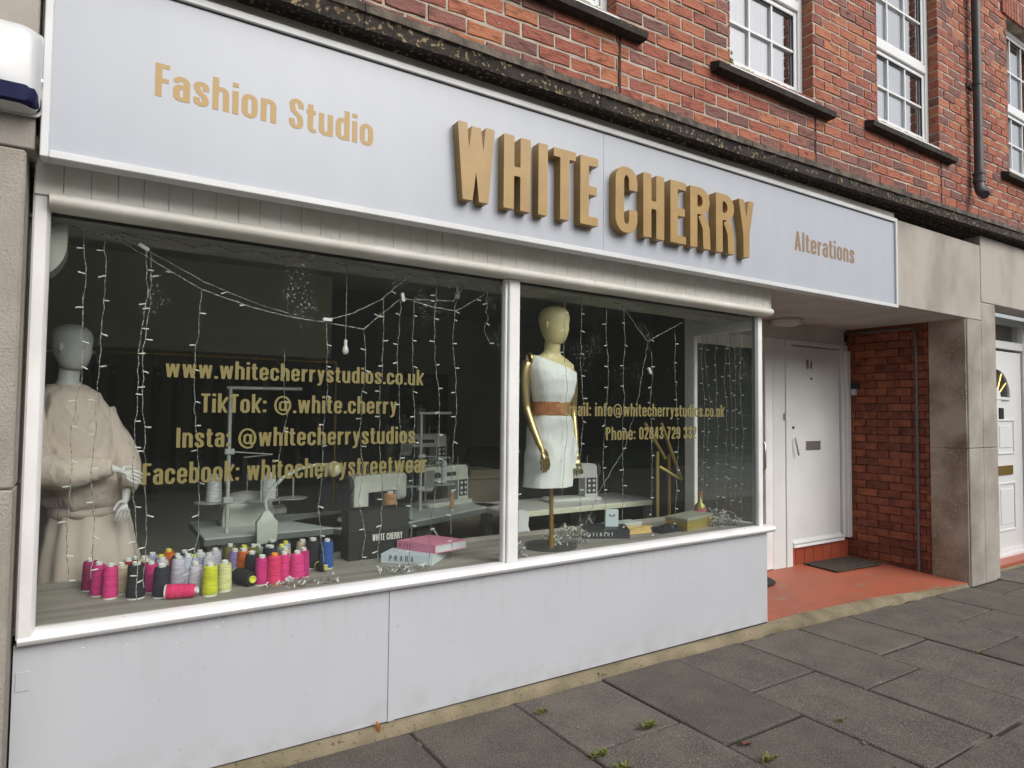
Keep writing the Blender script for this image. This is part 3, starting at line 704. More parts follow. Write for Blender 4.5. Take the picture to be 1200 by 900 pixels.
for z0, z1 in ((-.02, 1.232), (1.2345, 2.604)):
    blockpart('pier_block', 'stone_worn', 7.029, 7.33, -.2, .12, z0, z1, c=.006)
for z0, z1 in ((-.05, 1.247), (1.25, 2.42)):
    blockpart('pier_block', 'pebble_stone', -1.7, -.214, -.2, .3, z0, z1, c=.008)

# ------------------------------------------------------------------ porch
pw = thing('porch_wall', 'dark red brick side wall of the porch, beside the grey conduit', 'wall', (6.9, .5, .02))
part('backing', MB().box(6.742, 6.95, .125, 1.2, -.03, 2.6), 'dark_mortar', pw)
rowp = 0; z = .0; wl = Vector(WLOC[pw.name])
while z < 2.42:
    y = .96+(.11 if rowp % 2 else 0)
    while y > .135:
        ya, yb = min(y, .955), max(y-.2185, .132)
        if ya-yb > .03:
            L = .2185 if ya-yb > .215 else round((ya-yb)/.01)*.01
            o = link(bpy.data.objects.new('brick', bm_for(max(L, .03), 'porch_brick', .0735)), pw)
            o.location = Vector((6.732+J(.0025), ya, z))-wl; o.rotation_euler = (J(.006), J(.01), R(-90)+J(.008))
        y -= .2245
    z += .0785; rowp += 1
so_ = thing('porch_soffit', 'cream painted boarded ceiling over the porch and shop window', 'ceiling', (5.4, .4, 2.43))
sb = MB()
for k in range(-2, 11):
    y0 = -.005+k*.089; sb.box(4.062, 6.74, y0, y0+.086, 2.425, 2.44, .003)
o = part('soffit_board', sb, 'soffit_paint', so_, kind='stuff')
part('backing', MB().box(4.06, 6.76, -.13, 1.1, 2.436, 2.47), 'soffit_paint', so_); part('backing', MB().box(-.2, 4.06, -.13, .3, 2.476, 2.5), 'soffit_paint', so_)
# back wall of the porch: doors
fac = thing('shopfront', 'white painted shopfront with two large windows, panelled base and porch doors', 'shopfront', (2, 0, 0))
Yb = .95
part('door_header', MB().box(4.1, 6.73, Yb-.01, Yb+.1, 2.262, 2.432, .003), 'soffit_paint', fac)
fr = MB(); fr.box(5.47, 5.66, Yb-.02, Yb+.08, .06, 2.26, .004); fr.box(5.664, 5.755, Yb-.03, Yb+.08, .06, 2.26, .004)
fr.box(5.755, 6.615, Yb-.028, Yb+.08, 2.215, 2.26, .003); fr.box(6.612, 6.725, Yb-.03, Yb+.08, .26, 2.26, .003)
fr.box(6.655, 6.725, Yb-.06, Yb-.03, .26, 2.2, .003)
part('door_frame', fr, 'door_paint', fac)
part('wall_filling', MB().box(4.0, 6.8, Yb+.08, Yb+.12, 0, 2.6), 'seal', fac)
dr = part('door', MB().box(5.762, 6.603, Yb-.005, Yb+.04, .262, 2.205, .004), 'door_paint', fac, label='white flat door numbered 8A with a silver letterbox')
part('threshold', MB().box(5.757, 6.61, Yb-.045, Yb+.03, .236, .262, .004), 'white_paint', fac)
part('weather_bar', MB().prism([(Yb-.006, .268), (Yb-.035, .272), (Yb-.03, .286), (Yb-.006, .31)], 5.765, 6.6), 'door_paint', dr)
lb = MB(); lb.box(6.01, 6.25, Yb-.014, Yb-.004, 1.175, 1.265, .002); part('letterbox', lb, 'metal', dr)
part('letterbox_flap', MB().box(6.028, 6.232, Yb-.019, Yb-.014, 1.19, 1.25, .002), 'metal', dr)
part('door_handle', MB().tube([(5.80, Yb-.03, 1.30), (5.805, Yb-.045, 1.22), (5.835, Yb-.045, 1.13)], .009, 6), 'metal', dr, 60)
part('keyhole', MB().lathe([(.012, -.012), (.012, 0)], (5.80, Yb-.005, 1.40), 10, 'y'), 'black_paint', dr)
part('spyhole', MB().lathe([(.011, -.008), (.011, 0)], (6.11, Yb-.005, 1.89), 10, 'y'), 'black_paint', dr)
lettering('8', dr, (6.025, Yb-.008, 1.985), None, .095, 'black_paint', name='door_number', wf=.8); lettering('A', dr, (6.088, Yb-.008, 1.985), None, .085, 'black_paint', name='door_number', wf=.8)
lettering('9', dr, (5.625, Yb-.024, 1.47), None, .07, 'metal', name='door_number')
# tiled step under door 8A
for i in range(7):
    x0 = 5.665+i*.152
    part('step_tile', MB().box(x0+.002, min(x0+.1475, 6.728), Yb-.012, Yb+.02, .062, .2345, .003), 'red_tile', fac)
part('step_tile', MB().box(5.66, 6.7, Yb-.011, Yb+.05, .226, .236, .002), 'red_tile', fac)
# glazed shop door on the left of the porch
sd = MB(); sd.box(4.15, 4.27, Yb-.02, Yb+.05, .07, 2.26, .004); sd.box(5.36, 5.468, Yb-.02, Yb+.05, .07, 2.26, .004)
sd.box(4.27, 5.36, Yb-.018, Yb+.05, 2.15, 2.26, .004); sd.box(4.27, 5.36, Yb-.018, Yb+.05, .07, .3, .004)
shd = part('door', sd, 'white_paint', fac, label='white framed glazed shop door tucked behind the side window')
part('pane', MB().box(4.262, 5.37, Yb+.01, Yb+.016, .29, 2.16), 'shop_glass', shd)
part('door_handle', MB().tube([(5.30, Yb-.03, 1.0), (5.30, Yb-.06, 1.03), (5.30, Yb-.06, 1.25), (5.30, Yb-.03, 1.28)], .01, 6), 'metal', shd, 60)

# ------------------------------------------------------------------ shop window
YW = -.06
wt = lambda x: 2.319-.009*x       # head and sill are not quite level
ws = lambda x: .664+.0055*x
def halfround(x0, x1, zf, r, proud, m, name, par, dz=0, flat=False, lab=None, yo=0):
    n = 40; rg = []
    for k in range(n+1):
        x = x0+(x1-x0)*k/n; zt_ = zf(x)+dz; pr = [(.02, zt_), (-.004, zt_)]
        for q in range(9):
            a = R(90-180*q/8); pr.append((-.006-proud*math.cos(a), zt_-r+r*math.sin(a)))
        pr += [(-.004, zt_-2*r), (.02, zt_-2*r)]
        rg.append([(x, p[0]+(yo if p[0] < .01 else 0), p[1]) for p in pr])
    return part(name, MB().loft(rg), m, par, 40, label=lab)
halfround(-.15, 4.06, wt, .027, .032, 'aged_paint', 'head_moulding', fac, yo=YW)
halfround(-.195, 4.13, lambda x: ws(x)+.054, .027, .05, 'sill_paint', 'sill_moulding', fac)
lf = MB(); lf.loft([[(-.2, .02, z), (-.2, -.044, z), (-.193, -.05, z), (-.158, -.05, z), (-.147, -.03, z), (-.147, .03, z)] for z in (ws(0)+.03, 1.5, wt(0)+.001)])
part('window_frame', lf, 'white_paint', fac, 30)
blockpart('mullion', 'white_paint', 1.885, 1.953, -.028, .045, ws(1.9)+.052, wt(1.9)-.056, par=fac)
blockpart('mullion_stop', 'white_paint', 1.868, 1.884, -.012, .03, ws(1.9)+.052, wt(1.9)-.056, par=fac)
blockpart('corner_post', 'white_paint', 3.998, 4.045, -.012, .045, ws(4)+.052, wt(4)-.056, par=fac)
blockpart('window_frame', 'metal', 3.984, 3.997, .0, .03, ws(4)+.052, wt(4)-.056, par=fac, label='thin aluminium corner bead')
blockpart('corner_post', 'white_paint', 4.02, 4.061, .60, .70, .70, 2.42, par=fac)
blockpart('corner_post', 'white_paint', 4.066, 4.10, .66, .94, .06, 2.42, par=fac); blockpart('shade_lining', 'seal', 4.0625, 4.0655, .705, 1.06, .06, 2.6, par=fac)  # black sheet added so the wall's inner face looks shaded
blockpart('transom', 'white_paint', 4.0, 4.05, .05, .60, 2.14, 2.25, par=fac)
blockpart('transom', 'white_paint', 4.0, 4.06, .05, .60, .70, .745, par=fac)
blockpart('transom', 'white_paint', 3.995, 4.07, .05, .60, 2.255, 2.43, par=fac)
pz = lambda x: (ws(x)+.045, wt(x)-.052)
pl1 = part('pane', MB().box(-.155, 1.875, .012, .018, pz(0)[0], pz(0)[1]), 'shop_glass', fac)
pl2 = part('pane', MB().box(1.95, 3.985, .012, .018, pz(3)[0], pz(3)[1]), 'shop_glass', fac)
part('pane', MB().box(4.02, 4.026, .045, .60, .742, 2.142), 'shop_glass', fac)
# stall riser: smooth white boards with a cover strip
rz = lambda x: .052+.002*x
def board(x0, x1, y0, y1, name='riser_panel', m='riser_panel'):
    m_ = MB(); m_.loft([[(x, y0, rz(x)), (x, y1, rz(x)), (x, y1, ws(x)+.003), (x, y0, ws(x)+.003)] for x in (x0, x1)]); return part(name, m_, m, fac)
board(-.207, 1.246, -.008, .03); board(1.252, 4.088, -.008, .03); board(1.232, 1.263, -.0145, -.0085, 'cover_strip', 'riser_panel')
part('riser_panel', MB().box(4.06, 4.088, .031, .66, .03, .70, .002), 'riser_panel', fac)
part('backing', MB().box(-.2, 4.05, .032, .05, .0, .66), 'seal', fac)
part('base_gap', MB().box(-.2, 4.086, -.004, .03, .035, .056), 'seal', fac)  # black strip filling the gap below the riser panels
part('conduit_plate', MB().box(-.198, -.155, -.0115, -.0085, .50, .57, .001), 'riser_panel', fac, label='small square patch with scuffed corner')
# tongue and groove boards above the head moulding
x = -.196; k = 0
while x < 4.05:
    x1 = min(x+.0865, 4.06)
    m_ = MB(); m_.box(x+.0004, x1-.0004, YW-.002, YW+.02, wt(x)-.01, 2.474, .002)
    part('board', m_, 'board_paint', fac)
    m2_ = MB(); x += .0872; k += 1
part('backing', MB().box(-.2, 4.112, YW+.0205, .03, 2.285, 2.472), 'board_paint', fac)
# window deck and head lining
dk = MB(); dk.box(-.25, 4.0, .03, .60, .69, .718, .002)
part('window_deck', dk, 'deck', fac); part('deck_lipping', MB().box(-.25, 4.0, .601, .625, .70, .742, .002), 'deck', fac)
part('deck_front', MB().box(-.25, 4.0, .602, .62, .1, .699), 'room_dark', fac)
pel = lambda y0, y1, za, zb: MB().loft([[(x, y0, wt(x)+za), (x, y1, wt(x)+za), (x, y1, zb if zb > 1 else wt(x)+zb), (x, y0, zb if zb > 1 else wt(x)+zb)] for x in (-.25, 4.0)])
part('pelmet', pel(.03, .285, -.078, -.066), 'pelmet', fac); part('pelmet', pel(.27, .285, -.077, 2.7), 'room_dark', fac)
hn = [(-.24, 1.99), (-.24, 2.262), (-.095, 2.262), (-.095, 2.16)]+[(-.24+.145*math.cos(R(a)), 2.16-.15*math.sin(R(a))) for a in range(10, 86, 12)]
part('corbel', MB().loft([[(x, .06, z) for x, z in hn], [(x, .20, z) for x, z in hn]]), 'pelmet', fac, 30)
for nm, x, w_ in (('a', 0, 0),): pass
for s_, par_, x0, z0, wd, cp in (('www.whitecherrystudios.co.uk', pl1, .252, 1.656, 1.15, .076), ('TikTok: @.white.cherry', pl1, .388, 1.513, .874, .080),
                                 ('Insta: @whitecherrystudios', pl1, .300, 1.368, 1.06, .082), ('Facebook: whitecherrystreetwear', pl1, .183, 1.222, 1.245, .086),
                                 ('Email: info@whitecherrystudios.co.uk', pl2, 2.285, 1.507, 1.375, .079), ('Phone: 02843 729 332', pl2, 2.600, 1.364, .785, .078)):
    lettering(s_, par_, (x0, .0112, z0), wd, cp, 'window_vinyl')

# ------------------------------------------------------------------ shop sign
sg = thing('shop_sign', 'long pale grey fascia sign reading WHITE CHERRY in raised gold letters', 'sign', (2.6, -.17, 2.40))
KX = 1.024; fx = lambda x: x*KX; fz = lambda z: 1.53+(z-1.53)*KX; YS = -.215
SB, ST = fz(2.382), fz(3.100); XA, XB = fx(-.172), fx(5.382); XM = fx(2.3345)
part('panel', MB().box(XA+.01, XM-.0006, YS+.012, -.145, SB+.01, ST-.01, .001), 'sign_panel', sg)
part('panel', MB().box(XM+.0006, XB-.01, YS+.012, -.145, SB+.01, ST-.01, .001), 'sign_panel', sg)
for z0, z1 in ((SB, SB+.028), (ST-.031, ST)): part('trim', MB().box(XA+.0265, XB-.0265, YS-.004, -.144, z0, z1, .003), 'white_trim', sg)
part('trim', MB().box(XA, XA+.026, YS-.005, -.143, SB, ST, .003), 'white_trim', sg); part('trim', MB().box(XB-.026, XB, YS-.005, -.143, SB, ST, .003), 'white_trim', sg)
part('gasket', MB().box(XA+.03, XB-.03, YS+.0095, YS+.014, ST-.0355, ST-.0315), 'seal', sg)
for ch, x0, x1 in (('W', 1.399, 1.605), ('H', 1.656, 1.813), ('I', 1.861, 1.919), ('T', 1.956, 2.099), ('E', 2.129, 2.251), ('C', 2.374, 2.535), ('H', 2.580, 2.744),
                   ('E', 2.794, 2.923), ('R', 2.959, 3.132), ('R', 3.185, 3.357), ('Y', 3.394, 3.55)):
    x0, x1 = fx(x0), fx(x1); wdt = x1-x0; me_h = .366*KX
    me = text_mesh(ch, None, me_h, .056, name='letter'); me.transform(Matrix.Diagonal((wdt/(GL[ch][0]*me_h), 1, 1, 1)))
    me.materials.clear(); me.materials.append(MATS['gold_letter'])
    o = link(bpy.data.objects.new('letter', me), sg); o['label'] = 'raised gold letter ' + ch
    o.location = Vector((x0, YS+.0125, fz(2.520)+J(.001)))-Vector(WLOC[sg.name])
lettering('Fashion Studio', sg, (fx(.165), YS+.0112, fz(2.688)), .846*KX, .125*KX, 'gold_vinyl')
lettering('Alterations', sg, (fx(4.052), YS+.0112, fz(2.662)), .735*KX, .135*KX, 'brown_vinyl')

# ------------------------------------------------------------------ fittings outside
al = thing('alarm_box', 'white burglar alarm box with a navy blue band, left of the sign', 'alarm box', (-.32, -.2, 2.50))
def rrect(x0, x1, z0, z1, r, y, n=5):
    p = []
    for cx, cz, a0 in ((x1-r, z1-r, 0), (x0+r, z1-r, 90), (x0+r, z0+r, 180), (x1-r, z0+r, 270)):
        for k in range(n+1): a = R(a0+90*k/n); p.append((cx+r*math.cos(a), y, cz+r*math.sin(a)))
    return p
part('backplate', MB().loft([rrect(-.455, -.175, 2.535, 2.83, .02, -.202), rrect(-.455, -.175, 2.535, 2.83, .02, -.215)]), 'alarm_white', al, 40)
part('cover', MB().loft([rrect(-.45, -.18, 2.54, 2.825, .03, -.215), rrect(-.452, -.178, 2.538, 2.827, .035, -.24), rrect(-.445, -.19, 2.55, 2.815, .045, -.285), rrect(-.435, -.205, 2.56, 2.80, .05, -.297)]), 'alarm_white', al, 40)
part('coloured_band', MB().loft([rrect(-.4535, -.1765, 2.546, 2.612, .02, -.222), rrect(-.4475, -.188, 2.549, 2.612, .02, -.2875), rrect(-.437, -.204, 2.554, 2.608, .02, -.2995)]), 'navy', al, 40)
part('screw', MB().lathe([(.006, -.006), (.006, .0)], (-.178, -.23, 2.66), 8, 'y'), 'metal', al)
dp_ = thing('downpipe', 'black rainwater downpipe on the brickwork between two upstairs windows', 'downpipe', (7.36, -.07, 3.75))
part('pipe', MB().lathe([(.040, 3.93), (.040, 5.02), (.040, 7)], (7.36, -.075, 0), 18), 'pipe', dp_, 40)
part('pipe_socket', MB().lathe([(.047, 3.84), (.056, 3.845), (.056, 3.865), (.05, 3.87), (.05, 3.92), (.057, 3.925), (.057, 3.945), (.044, 3.95)], (7.36, -.075, 0), 20), 'pipe', dp_, 40)
part('shoe', MB().tube([(7.36, -.075, 3.86), (7.355, -.078, 3.80), (7.33, -.10, 3.74), (7.29, -.15, 3.69)], [.048, .047, .045, .044], 16), 'pipe', dp_, 40)
part('bracket', MB().lathe([(.047, 4.83), (.047, 4.865)], (7.36, -.075, 0), 16).box(7.29, 7.43, -.02, .0, 4.825, 4.87, .003), 'pipe', dp_)
cd = solo('conduit', 'grey plastic conduit running along the top and down the porch brick wall', 'pipe',
          MB().tube([(6.712, .94, 2.385), (6.712, .5, 2.383), (6.712, .27, 2.381), (6.712, .243, 2.372), (6.712, .235, 2.35), (6.712, .235, 1.2), (6.712, .237, .6), (6.712, .237, .04)], .0125, 8), mat('conduit_grey', (.10, .10, .105), .6), 60, None, (6.712, .235, .03))
for z_ in (.58, 1.5): part('coupling', MB().lathe([(.016, z_), (.016, z_+.05)], (6.712, .236, 0), 10), MATS['conduit_grey'], cd)
part('junction', MB().box(6.69, 6.728, .925, .965, 2.30, 2.40, .006), 'black_paint', cd)
it = thing('doorbell', 'small grey doorbell unit with a black top on the porch brick wall', 'doorbell', (6.72, .86, 1.74))
part('housing', MB().box(6.705, 6.731, .80, .875, 1.80, 1.86, .004), 'black_paint', it); part('push_plate', MB().box(6.70, 6.731, .83, .885, 1.735, 1.80, .004), mat('bell_grey', (.42, .46, .46), .4), it)
pl = thing('porch_light', 'round flush ceiling light on the porch soffit', 'ceiling light', (5.52, .86, 2.42))
part('base', MB().lathe([(.15, 2.426), (.155, 2.405), (.14, 2.40)], (5.50, .80, 0), 24), 'soffit_paint', pl, 50)
part('diffuser', MB().lathe([(.135, 2.402), (.13, 2.38), (.09, 2.362), (.01, 2.358)], (5.50, .80, 0), 24), 'porch_paint', pl, 50)
m_ = MB().box(5.90, 6.63, .54, .90, .062, .078, .004)
solo('doormat', 'flat dark brown doormat lying before the white flat door', 'doormat', m_, 'mat_fibre', None, None, (6.26, .72, .06)).rotation_euler = (0, 0, R(-3))
solo('doormat', 'round black rubber mat half hidden behind the white panelled base', 'doormat', MB().lathe([(.22, .062), (.225, .068), (.21, .078), (.17, .078), (.16, .072), (.05, .073)], (4.93, .80, 0), 28), 'rubber', 40, None, (4.93, .80, .06))

# neighbouring white door right of the pier
nd = thing('neighbour_doorway', 'white panelled house door with brass letterbox and fan light, right of the pier', 'door', (8.1, .1, 0))
Yn = .10
fr = MB(); fr.box(7.335, 7.40, Yn, Yn+.1, .03, 2.60, .004); fr.box(8.80, 8.88, Yn, Yn+.1, .03, 2.60, .004)
fr.box(7.40, 8.80, Yn+.001, Yn+.099, 2.26, 2.345, .004); fr.box(7.40, 8.80, Yn+.001, Yn+.099, 2.54, 2.60, .004); fr.box(7.40, 8.80, Yn+.001, Yn+.099, .03, .12, .004); fr.box(7.40, 8.80, Yn-.03, Yn+.0, .03, .075, .004)
part('frame', fr, 'upvc', nd)
part('fanlight', MB().box(7.40, 8.80, Yn+.05, Yn+.056, 2.345, 2.54), 'window_glass', nd); part('backing', MB().box(7.35, 8.88, Yn+.12, Yn+.15, 0, 2.62), 'seal', nd)
lf = part('door_leaf', MB().box(7.42, 8.78, Yn+.02, Yn+.07, .12, 2.235, .004), 'upvc', nd)
part('door_step', MB().box(7.34, 8.95, -.07, Yn-.001, -.04, .045, .004), 'red_tile', nd)
part('side_wall', MB().box(8.9, 10.2, -.2, .3, -.1, 2.6), 'stone_worn', nd)
# moulded panels, arch and mail slot
def raised(x0, x1, z0, z1, arch=False):
    m_ = MB(); t = .022
    m_.box(x0, x1, Yn+.008, Yn+.021, z0, z0+t, .004); m_.box(x0, x0+t, Yn+.0085, Yn+.021, z0+t, z1-(0 if not arch else .0), .004); m_.box(x1-t, x1, Yn+.0085, Yn+.021, z0+t, z1, .004)
    if not arch: m_.box(x0+t, x1-t, Yn+.008, Yn+.021, z1-t, z1, .004); m_.box(x0+.06, x1-.06, Yn+.013, Yn+.021, z0+.07, z1-.07, .006)
    return part('raised_panel', m_, 'upvc', lf)
for xa, xb in ((7.58, 7.98), (8.14, 8.56)):
    raised(xa, xb, .30, .82); raised(xa, xb, 1.12, 1.50); raised(xa, xb, .93, 1.0) if False else None
pts = [(8.10+.34*math.cos(R(a)), Yn+.012, 1.72+.32*math.sin(R(a))) for a in range(0, 181, 12)]
part('fan_light_rim', MB().tube(pts+[pts[0]], .02, 6), 'upvc', lf, 60)
part('fan_light_glass', MB().loft([[(8.10, Yn+.016, 1.72)]+[(8.10+.33*math.cos(R(a)), Yn+.016, 1.72+.31*math.sin(R(a))) for a in range(0, 181, 12)], [(8.10, Yn+.02, 1.72)]+[(8.10+.33*math.cos(R(a)), Yn+.02, 1.72+.31*math.sin(R(a))) for a in range(0, 181, 12)]]), mat('dark_glass', (.03, .035, .035), .08), lf)
for a in (35, 62, 90, 118, 145): part('fan_bar', MB().tube([(8.10+.1*math.cos(R(a)), Yn+.01, 1.72+.09*math.sin(R(a))), (8.10+.33*math.cos(R(a)), Yn+.01, 1.72+.31*math.sin(R(a)))], .008, 4), 'brass', lf)
part('fan_hub', MB().lathe([(.12, 0), (.115, -.014)], (8.10, Yn+.016, 1.72), 20, 'y'), 'upvc', lf)
part('knocker', MB().box(8.20, 8.30, Yn+.008, Yn+.02, 1.50, 1.62, .003), 'black_paint', lf)
part('letterbox', MB().box(8.02, 8.50, Yn+.006, Yn+.02, .90, 1.0, .004), 'brass', lf)

# weeds and fallen leaves in the paving joints
def weed(x, y, s, lab, n=16):
    m_ = MB(); n = int(n*1.8)
    for k in range(n):
        a = random.random()*6.3; l = s*random.uniform(.5, 1); h = l*random.uniform(.2, .9); bx, by = x+J(s*1.1)*(1 if k % 2 else .3), y+J(s*.22)
        tx, ty = bx+l*.7*math.cos(a), by+l*.7*math.sin(a); wx, wy = -math.sin(a)*l*.16, math.cos(a)*l*.16
        m_.add([(bx, by, .0), ((bx+tx)/2+wx, (by+ty)/2+wy, h*.8), (tx, ty, h), ((bx+tx)/2-wx, (by+ty)/2-wy, h*.8)], [(0, 1, 2, 3)])
        m_.add([(bx, by, -.001), ((bx+tx)/2-wx, (by+ty)/2-wy, h*.8-.001), (tx, ty, h-.001), ((bx+tx)/2+wx, (by+ty)/2+wy, h*.8-.001)], [(0, 1, 2, 3)])
    solo('weed_tuft', lab, 'weed', m_, mat('weed', (.24, .25, .06), .8, (.11, .15, .03), ns=60), None, None, (x, y, 0))
weed(2.53, -.03, .05, 'green weed tuft against the concrete edging below the right window', 22)
weed(1.98, -.22, .035, 'small weed in the joint nearest the panelled base')
weed(2.33, -.62, .05, 'larger green weed midway along the joint across the paving', 30)
weed(1.955, -.70, .04, 'low weed where two paving joints meet', 26)
weed(1.95, -.84, .045, 'weed growing at the lower end of the lengthwise joint', 24)
weed(2.56, -1.12, .04, 'weed beside the brown fallen leaf at the bottom edge', 18)
weed(3.2, -1.08, .03, 'yellow green sprig in the joint right of the fallen leaf', 10)
weed(4.87, -1.0, .03, 'tiny weed in the paving joint farthest right', 8)
def leaf(x, y, z, s, rx, rz, m, lab, name='fallen_leaf'):
    m_ = MB(); n = 6; top = []; bot = []
    for k in range(n+1):
        t = k/n; w_ = s*.28*math.sin(math.pi*t)**.7+.001; u = (t-.5)*s
        top.append([(u, -w_, .006*math.sin(t*5)), (u, 0, -.004), (u, w_, .008*math.sin(t*4+1))])
    m_.loft(top, cap=False, closed=False); m_.loft([[(p[0], p[1], p[2]-.001) for p in r] for r in top], cap=False, closed=False)
    M_ = Matrix.Translation((x, y, z)) @ Matrix.Rotation(rz, 4, 'Z') @ Matrix.Rotation(rx, 4, 'Y')
    m_.fn(lambda p: M_ @ p)
    solo(name, lab, 'leaf', m_, m, None, None, (x, y, z))
mat('leaf_brown', (.22, .06, .03), .7, (.12, .035, .02), ns=40); mat('leaf_orange', (.62, .28, .06), .7, (.45, .18, .05), ns=30)
leaf(2.60, -.98, .012, .075, R(8), R(15), 'leaf_brown', 'red brown fallen leaf lying flat on the paving')
leaf(1.175, -.035, .055, .06, R(70), R(20), 'leaf_orange', 'orange leaf standing upright against the concrete edging')
st_ = MB()
for k in range(90):
    x = random.uniform(.8, 7); y = random.choice((random.uniform(-.12, -.02)-.03*max(0, x-4.2), random.uniform(-1.7, -.1))); s = random.uniform(.0018, .005)
    st_.ell((x, y, .002), (s, s*.8, s*.6), 5, 3)
for k in range(26):
    x, y = random.uniform(1.6, 7.5), random.uniform(-2.2, -.25); s = random.uniform(.006, .014)
    st_.lathe([(s, 0.001), (s*.9, .0045), (s*.3, .005)], (x, y, 0), 9)
o = solo('grit', 'pale grit and crumbs of mortar scattered over the paving', 'grit', st_, 'edge_concrete', None, None, (2, -.5, 0)); o['kind'] = 'stuff'
sc2 = MB()
for k in range(130):
    x = -.1+4.1*random.random()**1.0; z = ws(x)-random.expovariate(40); s = random.uniform(.0012, .0038)
    sc2.ell((x, -.009, z), (s*random.uniform(.6, 2), .001, s), 5, 3)
part('paint_chips', sc2, 'aged_paint', fac, kind='stuff')

# ------------------------------------------------------------------ trees and verge across the road (seen mirrored in the glass)
mat('leaf_green', (.055, .075, .03), .8, (.08, .105, .045), ns=6); mat('bark', (.09, .07, .05), .95, (.05, .04, .03), ns=20, bump=.6, bs=30)
def tree(x, y, h, r, lab, n=9000):
    t = thing('broadleaf_tree', lab, 'tree', (x, y, -.02), 'trees across the road')
    tr = MB().tube([(x, y, -.1), (x+.05, y, h*.2), (x-.05, y+.05, h*.45), (x, y, h*.7)], [.26, .19, .14, .06], 10)
    cl = []
    for k in range(9):
        a = k*.7+random.random(); l = r*random.uniform(.5, .9); z0 = h*random.uniform(.25, .55)
        e = (x+l*math.cos(a), y+l*math.sin(a), z0+h*random.uniform(.12, .3)); tr.tube([(x, y, z0), ((x+e[0])/2, (y+e[1])/2, z0+h*.12), e], [.09, .06, .025], 6); cl.append(e)
    part('trunk', tr, 'bark', t, 60)
    for k in range(26):
        a = random.random()*6.3; rr = r*random.random()**.5; cl.append((x+rr*math.cos(a), y+rr*math.sin(a), h*random.uniform(.28, .95)*(1-.12*rr/r)))
    V = []; F = []
    for k in range(n):
        c = cl[k % len(cl)]; s = r*.26; p = [c[0]+random.gauss(0, s), c[1]+random.gauss(0, s), c[2]+random.gauss(0, s*.8)]
        u = Vector((J(1), J(1), J(1))).normalized()*random.uniform(.05, .11); v_ = u.cross(Vector((J(1), J(1), J(1)))).normalized()*u.length*.7; o = len(V)
        p = Vector(p); V += [tuple(p-u), tuple(p+v_), tuple(p+u), tuple(p-v_)]; F.append((o, o+1, o+2, o+3))
    me = bpy.data.meshes.new('crown'); me.from_pydata([(a-x, b-y, c+.02) for a, b, c in V], [], F); me.materials.append(MATS['leaf_green'])
    o = link(bpy.data.objects.new('crown', me), t); o['kind'] = 'stuff'
TREES = [(-14, -26, 8.0, 3.0, 'small broadleaf tree standing alone far to the left of the hedge'), (2.0, -23, 8.6, 3.2, 'broadleaf tree rising over the hedge opposite the sign'), (12, -22, 8.2, 3.0, 'broadleaf tree rising over the hedge opposite the porch'),
         (22, -20, 10.5, 4.6, 'tall broadleaf tree mirrored in the upstairs window right of the downpipe'), (33, -19, 11, 5.0, 'tallest broadleaf tree at the far right end of the hedge')]
for x, y, h, r, lab in TREES: tree(x, y, h, r, lab, 11000)
mat('hedge_core', (.04, .058, .022), .95, (.028, .04, .016), ns=3)
hw_ = struct('hedge_backing', MB().box(-3.6, 35.6, -21.5, -19.6, -.1, 7.3), 'hedge_core')  # unseen solid box added behind the leaves for an evenly dark reflection
V = []; F = []  # unseen hedge, height and ends shaped for dark reflections and low skylight
for k in range(34000):
    x = random.uniform(-4, 36); top = 7.9+1.0*noise.noise(Vector((x*.35, 0, 0)))+.6*noise.noise(Vector((x*1.3, 4, 0)))
    z = top*random.random()**.8; p = Vector((x, -19.0+J(.8)+.5*noise.noise(Vector((x*.5, z*.5, 2))), z)); u = Vector((J(1), J(1), J(1))).normalized()*random.uniform(.07, .13); v_ = u.cross(Vector((J(1), J(1), J(1)))).normalized()*.09; o = len(V)
    V += [tuple(p-u), tuple(p+v_), tuple(p+u), tuple(p-v_)]; F.append((o, o+1, o+2, o+3))
me = bpy.data.meshes.new('hedge'); me.from_pydata(V, [], F); me.materials.append(MATS['leaf_green']); o = link(bpy.data.objects.new('hedge', me))
o['label'] = 'long dense green hedge across the road, added unseen to darken the shop glass'; o['category'] = 'hedge'; o['kind'] = 'stuff'

# ------------------------------------------------------------------ the room behind the glass
struct('shop_floor', MB().box(-1.3, 4.04, .06, 4.3, -.05, .05).box(4.041, 5.5, 1.075, 4.3, -.05, .05), 'room_floor')
struct('shop_ceiling', MB().box(-1.3, 5.6, .30, 4.4, 2.66, 2.72), 'room_ceiling')
struct('shop_wall', MB().box(-1.3, 5.6, 4.2, 4.35, 0, 2.7), 'room_wall')
struct('shop_wall', MB().box(-1.4, -1.25, .02, 4.3, 0, 2.7), 'room_wall')
struct('shop_wall', MB().box(5.47, 5.6, 1.07, 4.3, 0, 2.7), 'room_dark')
struct('shop_bulkhead', MB().box(-1.25, 1.70, 2.5, 3.3, 1.965, 2.66), mat('bulkhead_paint', (.50, .50, .38), .9, (.44, .44, .33), ns=2))
struct('shop_partition', MB().box(1.80, 2.3, 3.0, 3.1, .05, 2.66), mat('partition_paint', (.10, .095, .11), .9))

